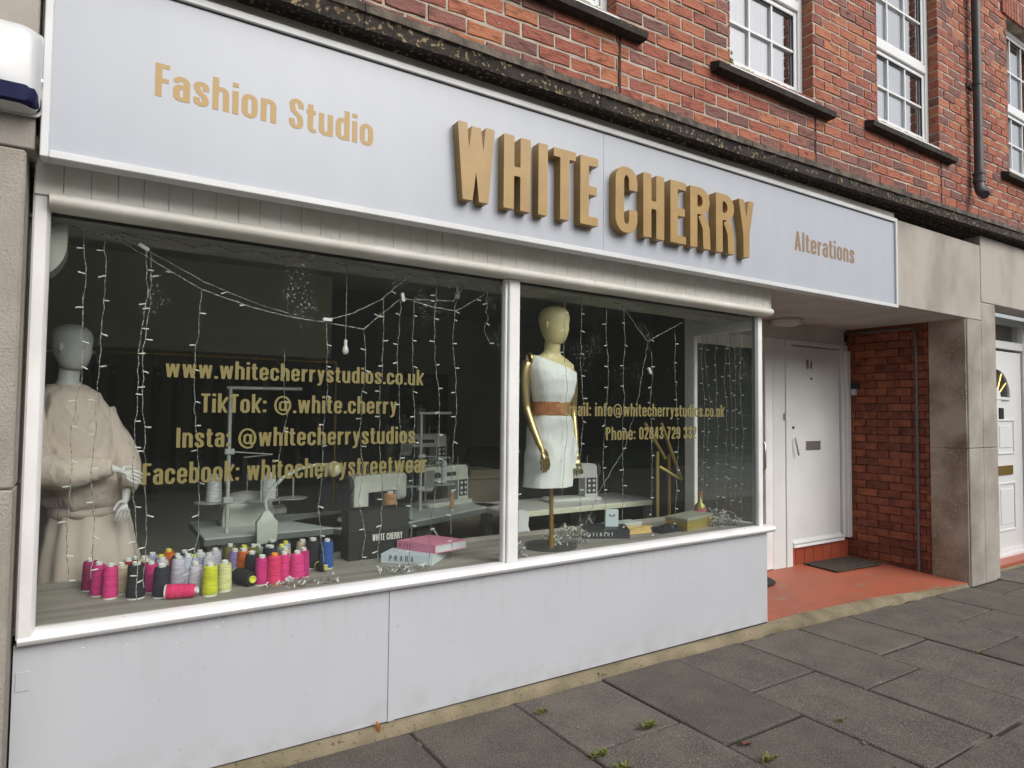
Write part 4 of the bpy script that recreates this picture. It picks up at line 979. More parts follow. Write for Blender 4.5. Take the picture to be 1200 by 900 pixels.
def garment(x, y, k):
    g = solo('hanging_garment', None, 'garment', MB().loft([
        [(x-.02, y-w2, z), (x+.02, y-w2*.9, z), (x+.025, y, z), (x+.02, y+w2*.9, z), (x-.02, y+w2, z), (x-.03, y, z)] for z, w2 in ((1.84, .02), (1.82, .1), (1.76, .2), (1.5, .19), (1.2, .2), (.85+.12*(k % 3), .21+.03*(k % 2)))]),
        ['cloth_black', 'cloth_char', 'cloth_navy'][k % 3], 50, 'dark clothes on the rail', (x, y, 1.9))
    g['label'] = 'dark garment hanging among others on the brass rail at the back of the shop'
    part('hanger', MB().tube([(x, y, 1.93), (x, y, 1.86), (x, y-.19, 1.78)], .006, 4).tube([(x, y, 1.86), (x, y+.19, 1.78)], .006, 4), 'metal', g)
mat('cloth_black', (.012, .012, .013), .95); mat('cloth_char', (.03, .03, .03), .95); mat('cloth_navy', (.018, .02, .03), .95); 
rl = thing('clothes_rail', 'brass clothes rail with dark clothes below the olive bulkhead', 'clothes rail', (.8, 2.6, .05))
part('rail', MB().tube([(-1.0, 2.5+.1, 1.94), (1.78, 2.6, 1.94)], .012, 8), 'brass', rl, 60)
for x in (-.95, 1.78): part('post', MB().tube([(x, 2.6, .05), (x, 2.6, 1.94)], .014, 8), 'brass', rl, 60)
for k in range(15): garment(-.42+k*.142+J(.03), 2.6, k)
pf = thing('picture_frame', 'black framed dark picture on the back wall of the shop', 'picture', (3.3, 4.17, 1.6))
part('frame', MB().box(2.93, 3.66, 4.15, 4.19, 1.91, 1.97).box(2.93, 3.66, 4.15, 4.19, 1.25, 1.31).box(2.93, 2.99, 4.151, 4.19, 1.31, 1.91).box(3.6, 3.66, 4.151, 4.19, 1.31, 1.91), 'black_paint', pf)
part('picture', MB().box(2.99, 3.6, 4.165, 4.185, 1.31, 1.91), mat('picture_print', (.07, .09, .05), .3, (.16, .15, .1), ns=7), pf)
am = thing('arched_mirror', 'large dark arched mirror leaning at the back of the shop', 'mirror', (4.9, 2.1, .05))
ap = [(4.43, .05)]+[(4.83-.40*math.cos(R(a)), 1.62+.42*math.sin(R(a))) for a in range(0, 181, 10)]+[(5.23, .05)]
part('glass', MB().loft([[(x, 2.1, z) for x, z in ap], [(x, 2.12, z) for x, z in ap]]), mat('dim_mirror', (.10, .12, .10), .15), am)
part('frame', MB().tube([(x, 2.095, z) for x, z in ap], .018, 6), 'black_paint', am, 60)

mat('table_grey', (.58, .62, .60), .5, (.50, .53, .52), ns=6); mat('table_steel', (.22, .24, .22), .5); mat('table_dark', (.13, .15, .14), .6)
mat('table_white', (.66, .66, .62), .5); mat('table_cream', (.66, .66, .50), .6)
ch_ = thing('office_chair', 'black office chair with a low back behind the angled table', 'chair', (3.35, 2.6, .05))
part('backrest', MB().loft([rrect(3.12, 3.52, .80, 1.18, .08, 2.66), rrect(3.12, 3.52, .80, 1.18, .08, 2.72)]), 'cloth_char', ch_, 40); part('seat', MB().box(3.10, 3.54, 2.2, 2.62, .50, .58, .03), 'cloth_char', ch_, 40)
part('column', MB().tube([(3.32, 2.42, .12), (3.32, 2.42, .50)], .03, 10), 'table_steel', ch_); part('back_post', MB().tube([(3.32, 2.6, .54), (3.32, 2.70, .7), (3.32, 2.70, .9)], .02, 6), 'table_steel', ch_)
for k in range(5): part('foot', MB().tube([(3.32, 2.42, .13), (3.32+.28*math.cos(k*1.257), 2.42+.28*math.sin(k*1.257), .08)], .018, 6), 'table_steel', ch_)
mat('fabric_a', (.30, .32, .26), .9); mat('fabric_b', (.16, .22, .24), .9); mat('fabric_c', (.45, .42, .36), .9)
for k, (x, z, c, lb_) in enumerate([(2.5, .12, 'fabric_a', 'olive fabric roll leaning on the partition'), (2.62, .1, 'fabric_b', 'slate blue fabric roll leaning beside the olive one'), (2.74, .1, 'fabric_c', 'pale fabric roll leaning on the partition, right of the slate blue one')]):
    fr_ = thing('fabric_roll', lb_, 'fabric roll', (x, 3.0, .05)); part('fabric', MB().tube([(x, 2.9, .06), (x+.05*(k-1), 3.05, 1.35+.1*k)], .055, 14), c, fr_, 50); part('core', MB().tube([(x, 2.895, .055), (x+.052*(k-1), 3.056, 1.39+.1*k)], .02, 8), 'cardboard_core', fr_) if mat('cardboard_core', (.35, .28, .2), .8) else None

# sewing tables
def table(name, lab, cx, cy, L, W, rz, top, edge, z=.80):
    t = thing(name, lab, 'table', (cx, cy, .05)); t.rotation_euler = (0, 0, rz); w0 = WLOC[t.name]
    P = lambda m: m.fn(lambda p: p+Vector(w0))
    part('table_top', P(MB().box(-L/2, L/2, -W/2, W/2, z-.085, z-.05, .004)), top, t); part('table_edge', P(MB().box(-L/2-.004, L/2+.004, -W/2-.004, W/2+.004, z-.092, z-.054, .003)), edge, t)
    for sx in (-1, 1):
        for sy in (-1, 1): part('leg', P(MB().box(sx*(L/2-.08)-.02, sx*(L/2-.08)+.02, sy*(W/2-.06)-.02, sy*(W/2-.06)+.02, 0, z-.095)), 'table_steel', t)
    part('motor', P(MB().lathe([(.05, -.12), (.065, -.11), (.065, .06), (.04, .08)], (L*.12, 0, z-.19), 16, 'x')), 'table_steel', t, 40)
    part('knee_lever', P(MB().tube([(L*.05, -W*.2, z-.09), (L*.05, -W*.35, z-.2), (L*.10, -W*.38, z-.28)], .01, 6)), 'metal', t, 60)
    part('treadle', P(MB().box(-L*.2, L*.2, -.12, .12, .08, .10, .005).tube([(0, 0, .1), (L*.12, 0, z-.25)], .008, 6)), 'table_steel', t)
    return t
table('sewing_table', 'grey sewing table behind the thread spools', 1.20, 1.38, 1.28, .68, 0, 'table_grey', 'table_dark')
table('sewing_table', 'grey sewing table set at an angle behind the black gift bag', 1.93, 1.42, 1.48, .66, R(24), 'table_grey', 'table_dark')
table('sewing_table', 'white sewing table with pale edge behind the gold mannequin', 3.32, 1.31, 1.50, .56, R(1), 'table_white', 'table_cream')

mat('machine_body', (.66, .68, .62), .4, (.55, .56, .51), ns=9); mat('machine_dark', (.06, .06, .06), .5); mat('machine_white', (.68, .69, .67), .4)
def sewing_machine(lab, loc, rz, m='machine_body'):
    t = thing('sewing_machine', lab, 'sewing machine', loc); w0 = Vector(loc); P = lambda mb: mb.fn(lambda p: p+w0)
    part('bed', P(MB().box(-.24, .24, -.09, .09, 0, .035, .01)), m, t, 40)
    part('body', P(MB().loft([rrect(-.235, .215, .19, .305, .04, y) for y in (-.05, .05)]).loft([[(.10, -.055, z), (.215, -.055, z), (.215, .055, z), (.10, .055, z)] for z in (.03, .12, .22)])), m, t, 40)
    part('head', P(MB().box(-.25, -.15, -.06, .06, .12, .30, .02)), m, t, 40)
    part('needle_bar', P(MB().tube([(-.2, -.0, .13), (-.2, 0, .04)], .007, 6)), 'metal', t)
    part('presser_foot', P(MB().box(-.215, -.185, -.03, .01, .037, .045, .002)), 'metal', t)
    part('hand_wheel', P(MB().lathe([(.03, .215), (.062, .22), (.066, .235), (.06, .25), (.02, .255)], (0, 0, .245), 18, 'x')), 'machine_dark', t, 40)
    part('dial', P(MB().lathe([(.022, -.075), (.022, -.05)], (-.13, 0, .24), 12, 'y')), 'machine_dark', t)
    for x in (-.06, .06, .15): part('spool_pin', P(MB().tube([(x, 0, .30), (x, 0, .37)], .004, 5)), 'metal', t)
    part('tension_disc', P(MB().lathe([(.016, -.07), (.016, -.05)], (-.19, 0, .21), 10, 'y')), 'metal', t)
    part('face_plate', P(MB().box(-.252, -.2505, -.045, .045, .14, .28, .003).box(-.24, -.16, -.063, -.0605, .15, .28, .003)), 'metal', t)
    part('nameplate', P(MB().box(-.06, .08, -.0535, -.0505, .225, .255, .001)), 'machine_dark', t)
    part('thread_guide', P(MB().tube([(-.19, -.03, .30), (-.19, -.03, .34), (-.15, -.03, .345)], .003, 5).tube([(-.2, -.065, .20), (-.2, -.08, .13), (-.2, -.02, .10)], .0015, 4)), 'metal', t)
    part('belt_cover', P(MB().box(.216, .235, -.05, .05, .05, .26, .008)), 'machine_dark', t, 40)
    part('stitch_panel', P(MB().box(.11, .205, -.058, -.0555, .06, .19, .002)), 'machine_dark', t)
    for kx in (-.5, .5):
        for kz in (0, 1, 2): part('button', P(MB().lathe([(.012, -.064), (.012, -.057)], (.157+kx*.045, 0, .085+kz*.04), 8, 'y')), m, t)
    part('cable', P(MB().tube([(.2, .06, .05), (.25, .1, .02), (.27, .13, .004), (.2, .18, .004)], .005, 5)), 'machine_dark', t, 60)
    t.rotation_euler = (0, 0, rz); return t
sewing_machine('grey sewing machine just above the black gift bag', (1.62, 1.22, .80), R(200))
sewing_machine('grey sewing machine with a long arm at the far end of the angled table', (2.34, 1.62, .80), R(18))
sewing_machine('grey sewing machine at the back, partly hidden by lettering', (2.50, 2.35, 1.02), R(10))
sewing_machine('white sewing machine beside the skirt of the gold mannequin', (3.36, 1.32, .80), R(-8), 'machine_white')
ov = thing('overlocker', 'squat grey overlocking machine beside the metal thread stand', 'sewing machine', (.86, 1.48, .80))
part('body', MB().loft([[(.86+a*s, 1.48+b*s*.8, z) for a, b in ((-.15, -.1), (-.1, -.13), (.1, -.13), (.15, -.1), (.15, .1), (.1, .13), (-.1, .13), (-.15, .1))] for z, s in ((.80, 1), (.83, 1.03), (.90, 1.0), (.95, .9), (.98, .6))]), 'machine_body', ov, 40)
part('cover', MB().lathe([(.13, .955), (.135, .965), (.09, .995), (.02, 1.005)], (.86, 1.48, 0), 20), 'machine_body', ov, 40)
part('spindle', MB().tube([(.86, 1.48, 1.0), (.86, 1.48, 1.12)], .006, 6), 'metal', ov)
part('arm', MB().box(1.0, 1.10, 1.42, 1.50, .85, .90, .01), 'machine_body', ov)
def thread_stand(lab, x, y, z0, h, ax, cones):
    t = thing('thread_stand', lab, 'thread stand', (x, y, z0))
    part('pole', MB().tube([(x, y, z0), (x, y, z0+h)], .012, 8), 'stand_metal', t, 60)
    part('arm', MB().tube([(x-.02, y, z0+h-.01), (x+ax, y+.05, z0+h-.005)], .010, 6), 'stand_metal', t, 60)
    part('clamp', MB().box(x-.025, x+.03, y-.02, y+.02, z0+h*.53, z0+h*.57, .004), 'stand_metal', t)
    part('clamp', MB().box(x-.025, x+.03, y-.02, y+.02, z0+h*.20, z0+h*.24, .004), 'stand_metal', t)
    part('guide', MB().tube([(x, y, z0+h*.55), (x+.26, y+.05, z0+h*.52), (x+.1, y+.08, z0+h*.50)], .004, 5), 'stand_metal', t)
    for cx, cy in cones:
        part('spool_tray', MB().lathe([(.085, z0+.165), (.088, z0+.172)], (cx, cy, 0), 20), 'stand_metal', t)
        part('spool_pin', MB().tube([(cx, cy, z0+.17), (cx, cy, z0+.30)], .005, 5), 'stand_metal', t)
    part('crossbar', MB().tube([(cones[0][0], cones[0][1], z0+.162), (cones[-1][0], cones[-1][1], z0+.162)], .007, 6), 'stand_metal', t)
mat('stand_metal', (.60, .62, .60), .45, metal=.3)
thread_stand('tall metal thread stand rising behind the window lettering', .70, 1.2, .80, .865, .43, [(.62, 1.30), (.90, 1.25), (1.10, 1.28)])
thread_stand('shorter metal thread stand behind the black gift bag', 2.06, 1.45, .80, .72, .27, [(1.95, 1.55), (2.3, 1.55)])
def cone(name, lab, x, y, z, r, h, m, core='core_white', group=None, tilt=None):
    t = thing(name, lab, 'thread spool', (x, y, z), group); w0 = Vector((x, y, z)); P = lambda mb: mb.fn(lambda p: p+w0)
    pr = [(r*.92, .006), (r*1.0, .012)]
    for k in range(7): pr.append((r*(1-.12*k/6)+(.0006 if k % 2 else 0), .02+(h-.03)*k/6))
    pr += [(r*.80, h-.002)]
    part('thread', P(MB().lathe(pr, (0, 0, 0), 16)), m, t, 40)
    part('core', P(MB().lathe([(r*.95, 0), (r*.95, .006), (r*.45, .007), (r*.42, h-.004), (r*.46, h+.010), (r*.36, h+.012), (r*.3, h+.004)], (0, 0, 0), 14)), core, t, 40)
    if tilt: t.rotation_euler = tilt
    return t
mat('core_white', (.7, .7, .68), .5); mat('core_yellow', (.75, .72, .1), .5); mat('core_orange', (.8, .35, .05), .5)
def yarn(n, c): return mat('yarn_'+n, c, .8, tuple(x*.68 for x in c), ns=150, stretch=(.12, .12, 1), bump=.5, bs=260, rnd=.1)
yarn('white', (.72, .74, .78)); yarn('magenta', (.62, .03, .22)); yarn('pink', (.80, .05, .26)); yarn('hot', (.85, .04, .17)); yarn('dark_magenta', (.38, .02, .13)); yarn('red', (.35, .015, .03))
yarn('beige', (.62, .50, .36)); yarn('black', (.018, .02, .026)); yarn('navy', (.025, .025, .05)); yarn('lavender', (.62, .58, .70)); yarn('ice', (.58, .64, .76)); yarn('lilac', (.72, .66, .76))
yarn('lime', (.62, .66, .03)); yarn('lemon', (.80, .80, .38)); yarn('purple', (.30, .24, .50)); yarn('orange', (.80, .17, .02)); yarn('blue', (.03, .10, .38)); yarn('teal', (.30, .42, .42)); yarn('olive', (.22, .2, .06)); yarn('tan', (.6, .33, .16)); yarn('peri', (.45, .46, .72))
cone('thread_cone', 'tall white thread cone on the left tray of the metal thread stand', .64, 1.30, .975, .045, .15, 'yarn_white'); cone('thread_cone', 'tall white thread cone on the right tray of the metal thread stand', .95, 1.27, .975, .045, .15, 'yarn_white')
cone('thread_cone', 'tan thread cone standing above the top edge of the black gift bag', 1.63, .98, .87, .045, .13, 'yarn_tan'); cone('thread_cone', 'narrow orange thread tube on the angled grey table', 2.27, 1.35, .80, .018, .13, 'yarn_tan')
cone('thread_cone', 'small white thread tube with red tip high on the second thread stand', 2.3, 1.55, .98, .025, .16, 'yarn_white')
lm = thing('gooseneck_lamp', 'pale gooseneck sewing lamp arching over the spools', 'lamp', (.88, 1.0, .75))
part('base', MB().loft([[(.88+a*s, 1.0+b*s, z) for a, b in ((-.06, -.03), (.06, -.03), (.06, .03), (-.06, .03))] for z, s in ((.755, .8), (.76, .9), (.88, .95), (.905, .6), (.94, .25))]), 'lamp_pale', lm, 40) if mat('lamp_pale', (.55, .60, .53), .5) else None
part('neck', MB().tube([(.88, 1.0, .93), (.87, 1.0, 1.0), (.90, 1.0, 1.06), (.97, 1.0, 1.13), (1.06, 1.0, 1.175), (1.16, 1.0, 1.195), (1.25, 1.0, 1.19)], .011, 8), 'lamp_pale', lm, 60)
part('lamp_head', MB().ell((1.27, 1.0, 1.165), (.045, .045, .05), 14, 8), mat('lamp_glass', (.6, .6, .42), .3), lm, 60)
cb = thing('cardboard_box', 'large brown box standing behind the angled grey table', 'box', (2.75, 2.1, .05))
part('body', MB().box(2.4, 3.05, 1.9, 2.3, .05, 1.02, .004), mat('cardboard', (.20, .17, .12), .9), cb); part('flap', MB().box(2.4, 3.05, 1.88, 1.9, .95, 1.03, .003), 'cardboard', cb)
es = thing('display_easel', 'gold display easel standing in the dark behind the right window', 'easel', (3.9, .82, .05))
for a, b in (((3.84, .82, .06), (3.82, .80, 1.22)), ((3.97, .82, .06), (3.95, .80, 1.20)), ((3.72, .84, 1.45), (3.93, .82, 1.16)), ((3.86, .80, 1.45), (4.03, .74, .99)), ((3.86, .82, 1.10), (4.03, .74, .99))):
    part('bar', MB().tube([a, b], .014, 6), 'brass_dull', es, 60) if mat('brass_dull', (.42, .30, .09), .4, metal=.4) else None

# ------------------------------------------------------------------ things on the window deck
Zd = .718
SPO = [(.022, .495, 'dark_magenta', 0), (.053, .379, 'magenta', 0), (.095, .31, 'pink', 0), (.135, .36, 'beige', 0), (.165, .43, 'red', 0), (.187, .258, 'black', .038), (.248, .33, 'magenta', 0), (.282, .222, 'navy', .036), (.361, .37, 'lavender', 0),
       (.402, .40, 'ice', 0), (.413, .226, 'lilac', 0), (.463, .145, 'lime', .034), (.528, .19, 'lemon', 0), (.612, .43, 'purple', 0), (.646, .40, 'orange', 0), (.664, .30, 'black', .034), (.693, .215, 'magenta', 0), (.742, .19, 'hot', .034), (.795, .225, 'pink', 0), (.850, .205, 'pink', .033), (.893, .255, 'magenta', .03),
       (.945, .47, 'beige', .034), (.985, .42, 'black', .04), (1.045, .375, 'blue', .034)]
desc = {'dark_magenta': 'dark magenta', 'red': 'deep red', 'hot': 'hot pink', 'ice': 'pale blue', 'peri': 'periwinkle', 'lime': 'yellow green', 'lemon': 'pale yellow', 'tan': 'tan'}
lab_ = ['dark magenta thread spool at the left end of the row, by the skirt', 'magenta thread spool, second from the left in the front row', 'pink thread spool just left of the beige one', 'beige thread spool between pink and black ones at the left', 'deep red thread spool behind the beige one at the left',
        'large black thread spool at the left of the front row', 'magenta thread spool between the two dark front spools', 'navy black thread spool behind the toppled pink spool', 'lavender thread spool behind the toppled pink spool', 'pale blue thread spool behind the lilac one', 'pale lilac thread spool left of the yellow green one', 'yellow green thread spool standing in the front row',
        'pale yellow thread spool right of the yellow green one', 'purple thread spool beside the orange one', 'orange thread spool in the middle of the row', 'tall black thread spool right of the orange one', 'magenta thread spool directly right of the tall black one', 'hot pink thread spool with an orange core', 'pink thread spool right of the hot pink one', 'bright pink thread spool at the right of the front row', 'magenta thread spool half behind the rightmost pink one',
        'beige thread spool behind the right end of the row', 'large black thread spool behind the right end of the row', 'blue thread spool standing apart at the far right']
for (x, y, c, r), lb_ in zip(SPO, lab_):
    cone('thread_spool', lb_, x, y, Zd, (r or .031)*(1+J(.05)), (.128 if c not in ('blue', 'black') else .135)*(1+J(.06)), 'yarn_'+c, 'core_orange' if c == 'hot' else 'core_white', 'thread spools along the window deck')
t = cone('thread_spool', 'pink thread spool toppled on its side in front of the row', .292, .172, Zd+.032, .031, .118, 'yarn_hot', group='thread spools along the window deck'); t.rotation_euler = (0, R(90), R(-18))
t = cone('thread_spool', 'black thread spool lying down with its yellow green core towards the glass', .60, .31, Zd+.036, .036, .13, 'yarn_black', 'core_yellow', 'thread spools along the window deck'); t.rotation_euler = (R(90), 0, R(20))
t = cone('thread_spool', 'small black thread spool lying by the blue one with a yellow core ring', .995, .36, Zd+.022, .022, .07, 'yarn_black', 'core_yellow', 'thread spools along the window deck'); t.rotation_euler = (R(90), 0, R(15))
BK = ['black', 'peri', 'orange', 'navy', 'white', 'lavender', 'olive', 'beige', 'teal', 'black', 'ice', 'lemon', 'purple', 'navy', 'peri', 'white', 'olive', 'black', 'teal', 'red', 'lilac', 'navy', 'beige', 'white', 'black', 'ice', 'olive', 'teal', 'navy', 'lavender', 'black', 'peri']
k = 0
for ry in (.545, .47, .40):
    x = .20 + (.03 if ry < .5 else 0)
    while x < .90 and k < len(BK):
        if all(math.hypot(x-s[0], ry-s[1]) > .062 for s in SPO) and not (.5 < x < .68 and ry < .45):
            cn = BK[k]; cone('thread_spool', '%s thread spool in the %s row of the pile, %s' % (desc.get(cn, cn), {.545: 'rearmost', .47: 'second rearmost', .40: 'middle'}[ry], 'near the left end' if x < .38 else ('near the centre' if x < .62 else 'towards the right end')), x, ry+J(.008), Zd, .029, .118+J(.012), 'yarn_'+cn, random.choice(['core_white', 'core_white', 'core_yellow']), 'thread spools in the back rows'); k += 1
        x += .068
bg_ = thing('gift_bag', 'stiff black gift bag printed with the shop name, beside two books', 'bag', (1.36, .46, Zd))
part('body', MB().box(1.185, 1.535, .46, .58, Zd, .985, .003), 'card_black', bg_) if mat('card_black', (.014, .016, .014), .6) else None
part('rim', MB().box(1.184, 1.536, .459, .581, .972, .9865, .001).box(1.19, 1.53, .465, .575, .9866, .987), 'card_black', bg_)
lettering('WHITE CHERRY', bg_, (1.32, .4585, .815), .175, .036, mat('print_white', (.75, .75, .72), .6).name, wf=.8)
def book(name, lab, o, ex, ey, h, cover, txt, tcol, tw, tc, toff):
    """o = near spine corner, ex = along the spine, ey = across the cover"""
    t = thing(name, lab, 'book', o); O = Vector(o); ex = Vector((*ex, 0)); ey = Vector((*ey, 0)); w_ = ey.length; l_ = ex.length
    def bx(a0, a1, b0, b1, z0, z1):
        v = [O+ex*a+ey*b+Vector((0, 0, z)) for z in (z0, z1) for b in (b0, b1) for a in (a0, a1)]
        return MB().add(v, [(0, 2, 3, 1), (4, 5, 7, 6), (0, 1, 5, 4), (2, 6, 7, 3), (0, 4, 6, 2), (1, 3, 7, 5)])
    part('cover', bx(0, 1, 0, 1, 0, .004).add(*[(lambda m: (m.v, m.f))(bx(0, 1, 0, 1, h-.004, h))][0]), cover, t)
    part('spine', bx(0, 1, -.004, .012, .0005, h-.0005), cover, t)
    part('pages', bx(.015, .985, .02, .975, .0041, h-.0041), 'paper', t)
    ang = math.atan2(-ex.y, -ex.x)
    st_ = O+ex*1+Vector((0, 0, h*.28)); n = -ey.normalized()*.0058
    p = st_+(-ex.normalized())*toff+n
    lettering(txt, t, tuple(p), tw, tc, tcol, rot=(0, 0, ang), wf=.62); return t
mat('paper', (.60, .64, .66), .8, (.5, .54, .56), ns=300, stretch=(1, 1, 20)); mat('book_blue', (.60, .68, .74), .5); mat('book_pink', (.72, .25, .40), .5); mat('book_dark', (.035, .04, .045), .5); mat('print_navy', (.03, .04, .07), .6); mat('print_plum', (.28, .05, .12), .6)
book('book', 'thick pale blue book titled PRADA lying on the deck', (1.535, .155, Zd), (-.205, .20), (.20, .20), .047, 'book_blue', 'PRADA', 'print_navy', .135, .029, .05)
book('book', 'thick pink book lying on top of the pale blue one', (1.575, .20, Zd+.048), (-.12, .235), (.225, .06), .045, 'book_pink', 'MARNI', 'print_plum', .10, .02, .02)
book('book', 'black book with GIVENCHY on its spine beneath the little white box', (2.955, .185, Zd), (-.265, .150), (.13, .19), .056, 'book_dark', 'GIVENCHY', 'print_white', .175, .024, .02)
wb = thing('perfume_box', 'small white box with a dark emblem standing on the black book', 'box', (2.95, .33, Zd+.057))
R0 = Matrix.Translation((2.93, .33, 0)) @ Matrix.Rotation(R(-30), 4, 'Z')
part('box', MB().box(-.043, .043, 0, .045, Zd+.057, Zd+.167, .001).fn(lambda p: R0 @ p), mat('box_white', (.62, .70, .76), .6), wb)
em = MB()
for s in (-1, 1): em.loft([[(s*.002, -.0012, Zd+.116), (s*.018, -.0012, Zd+.126), (s*.024, -.0012, Zd+.122), (s*.012, -.0012, Zd+.113), (s*.003, -.0012, Zd+.108)], [(s*.002, -.0002, Zd+.116), (s*.018, -.0002, Zd+.126), (s*.024, -.0002, Zd+.122), (s*.012, -.0002, Zd+.113), (s*.003, -.0002, Zd+.108)]])
part('emblem', em.fn(lambda p: R0 @ (p+Vector((0, 0, .012)))), 'print_navy', wb)
def cloth_heap(name, lab, cx, cy, rx, ry, h, m, seed):
    N_ = 26; v = []; f = []
    for i in range(N_+1):
        for j in range(N_+1):
            u, w_ = i/N_*2-1, j/N_*2-1; rr = min(1, (abs(u)**3+abs(w_)**3)**(1/3)); e = max(0, 1-rr**3)
            nz = noise.noise(Vector((u*1.6+seed, w_*1.6, seed)))
            v.append((cx+u*rx*(1+.18*nz), cy+w_*ry*(1+.2*noise.noise(Vector((u*2, w_*2+seed, 3)))), Zd+.002+e*h*(.45+.7*abs(noise.noise(Vector((u*2.2+seed, w_*2.8, 1)))))))
    for i in range(N_):
        for j in range(N_): a = i*(N_+1)+j; f.append((a, a+1, a+N_+2, a+N_+1))
    solo(name, lab, 'cloth', MB().add(v, f), m, 60, None, (cx, cy, Zd))
cloth_heap('folded_cloth', 'crumpled yellow cloth lying between the books and the black cloth', 3.20, .37, .20, .10, .035, mat('cloth_yellow', (.62, .44, .16), .9), 2)
cloth_heap('folded_cloth', 'crumpled black cloth lying beside the gold box', 3.36, .27, .13, .075, .06, mat('cloth_ink', (.012, .012, .015), .95), 5)
tb = thing('flat_box', 'flat pale box at the back of the right window deck', 'box', (3.3, .5, Zd)); part('body', MB().box(3.06, 3.32, .46, .58, Zd, Zd+.035, .002), mat('pale_box', (.5, .55, .52), .6), tb); part('lid', MB().box(3.055, 3.325, .455, .585, Zd+.024, Zd+.039, .002), 'pale_box', tb)
gbx = thing('gold_box', 'shiny gold gift box with a grey lid on the deck', 'box', (3.62, .33, Zd)); G0 = Matrix.Translation((3.65, .27, 0)) @ Matrix.Rotation(R(14), 4, 'Z')
part('body', MB().box(-.19, .19, -.05, .12, Zd, Zd+.065, .002).fn(lambda p: G0 @ p), mat('gold_card', (.48, .38, .12), .3, metal=.5), gbx); part('lid', MB().box(-.193, .193, -.053, .123, Zd+.065, Zd+.088, .003).fn(lambda p: G0 @ p), mat('lid_grey', (.30, .30, .24), .5), gbx)
bt = thing('bottle', 'slim gold bottle with a pink label at the right of the deck', 'bottle', (3.86, .40, Zd))
part('glass', MB().lathe([(.042, Zd), (.044, Zd+.01), (.044, Zd+.11), (.036, Zd+.13), (.015, Zd+.15), (.012, Zd+.20)], (3.86, .40, 0), 16), mat('bottle_gold', (.35, .30, .10), .15, metal=.3), bt, 50)
part('cap', MB().lathe([(.016, Zd+.20), (.016, Zd+.228)], (3.86, .40, 0), 12), mat('cap_red', (.4, .12, .06), .4), bt); part('label', MB().lathe([(.0448, Zd+.05), (.0448, Zd+.10)], (3.86, .40, 0), 16), mat('label_pink', (.75, .1, .25), .5), bt, 50)

ws_ = MB(); n = 14; ra = []; rb = []
for k in range(n+1):
    t_ = k/n; z = .82-.16*t_; ra.append((2.56+.03*math.sin(t_*5), .985-.02*t_, z)); rb.append((2.66+.06*t_+.02*math.sin(t_*6), .975-.03*t_, z+.015*math.sin(t_*4)))
ws_.loft([ra, rb], cap=False, closed=False); ws_.loft([[(p[0], p[1]+.003, p[2]) for p in ra], [(p[0], p[1]+.003, p[2]) for p in rb]], cap=False, closed=False)
solo('fabric_scrap', 'white fabric scrap hanging off the left end of the white table', 'cloth', ws_, 'curtain', 60, None, (2.6, .98, .7))

# ------------------------------------------------------------------ fairy lights
mat('wire', (.42, .43, .39), .5, (.10, .10, .09), ns=90, lo=.45, hi=.55); mat('led', (.72, .74, .70), .3)
def strand(name, lab, pts, step=.11, r=.0016, bulbs=True, group='fairy light strands in the shop window', m='wire'):
    P = [Vector(p) for p in pts]; fine = []
    for a, b in zip(P, P[1:]):
        n = max(2, int((b-a).length/.03))
        for k in range(n): fine.append(a.lerp(b, k/n)+Vector((J(.004), J(.004), 0)))
    fine.append(P[-1])
    t = thing(name, lab, 'fairy lights', tuple(P[0]), group)
    part('wire', MB().tube(fine, r, 5, True), m, t, 70)
    if bulbs:
        mb = MB(); acc = .03
        for a, b in zip(fine, fine[1:]):
            acc += (b-a).length
            if acc > step:
                acc = J(.02); an = random.choice((0, 180, 20, 160, -30, 200, 320)); L = .026
                e = b+Vector((L*math.cos(R(an)), J(.008), -.35*L*abs(math.sin(R(an)))-J(.008)))
                mb.tube([b, b.lerp(e, .45), e], [.0016, .0028, .0026], 5)
        part('bulbs', mb, 'led', t, 60, kind='stuff')
    return t
def drop(x, zt, zb, lab, sway=.012, y=.07, m='wire'):
    n = 7; pts = [(x+J(sway)+.012*math.sin(k+x*7), y+J(.01), zt+(zb-zt)*k/n) for k in range(n+1)]
    pts[0] = (x, y, zt)
    strand('fairy_light_strand', lab, pts, m=m)
HEAD = 2.255
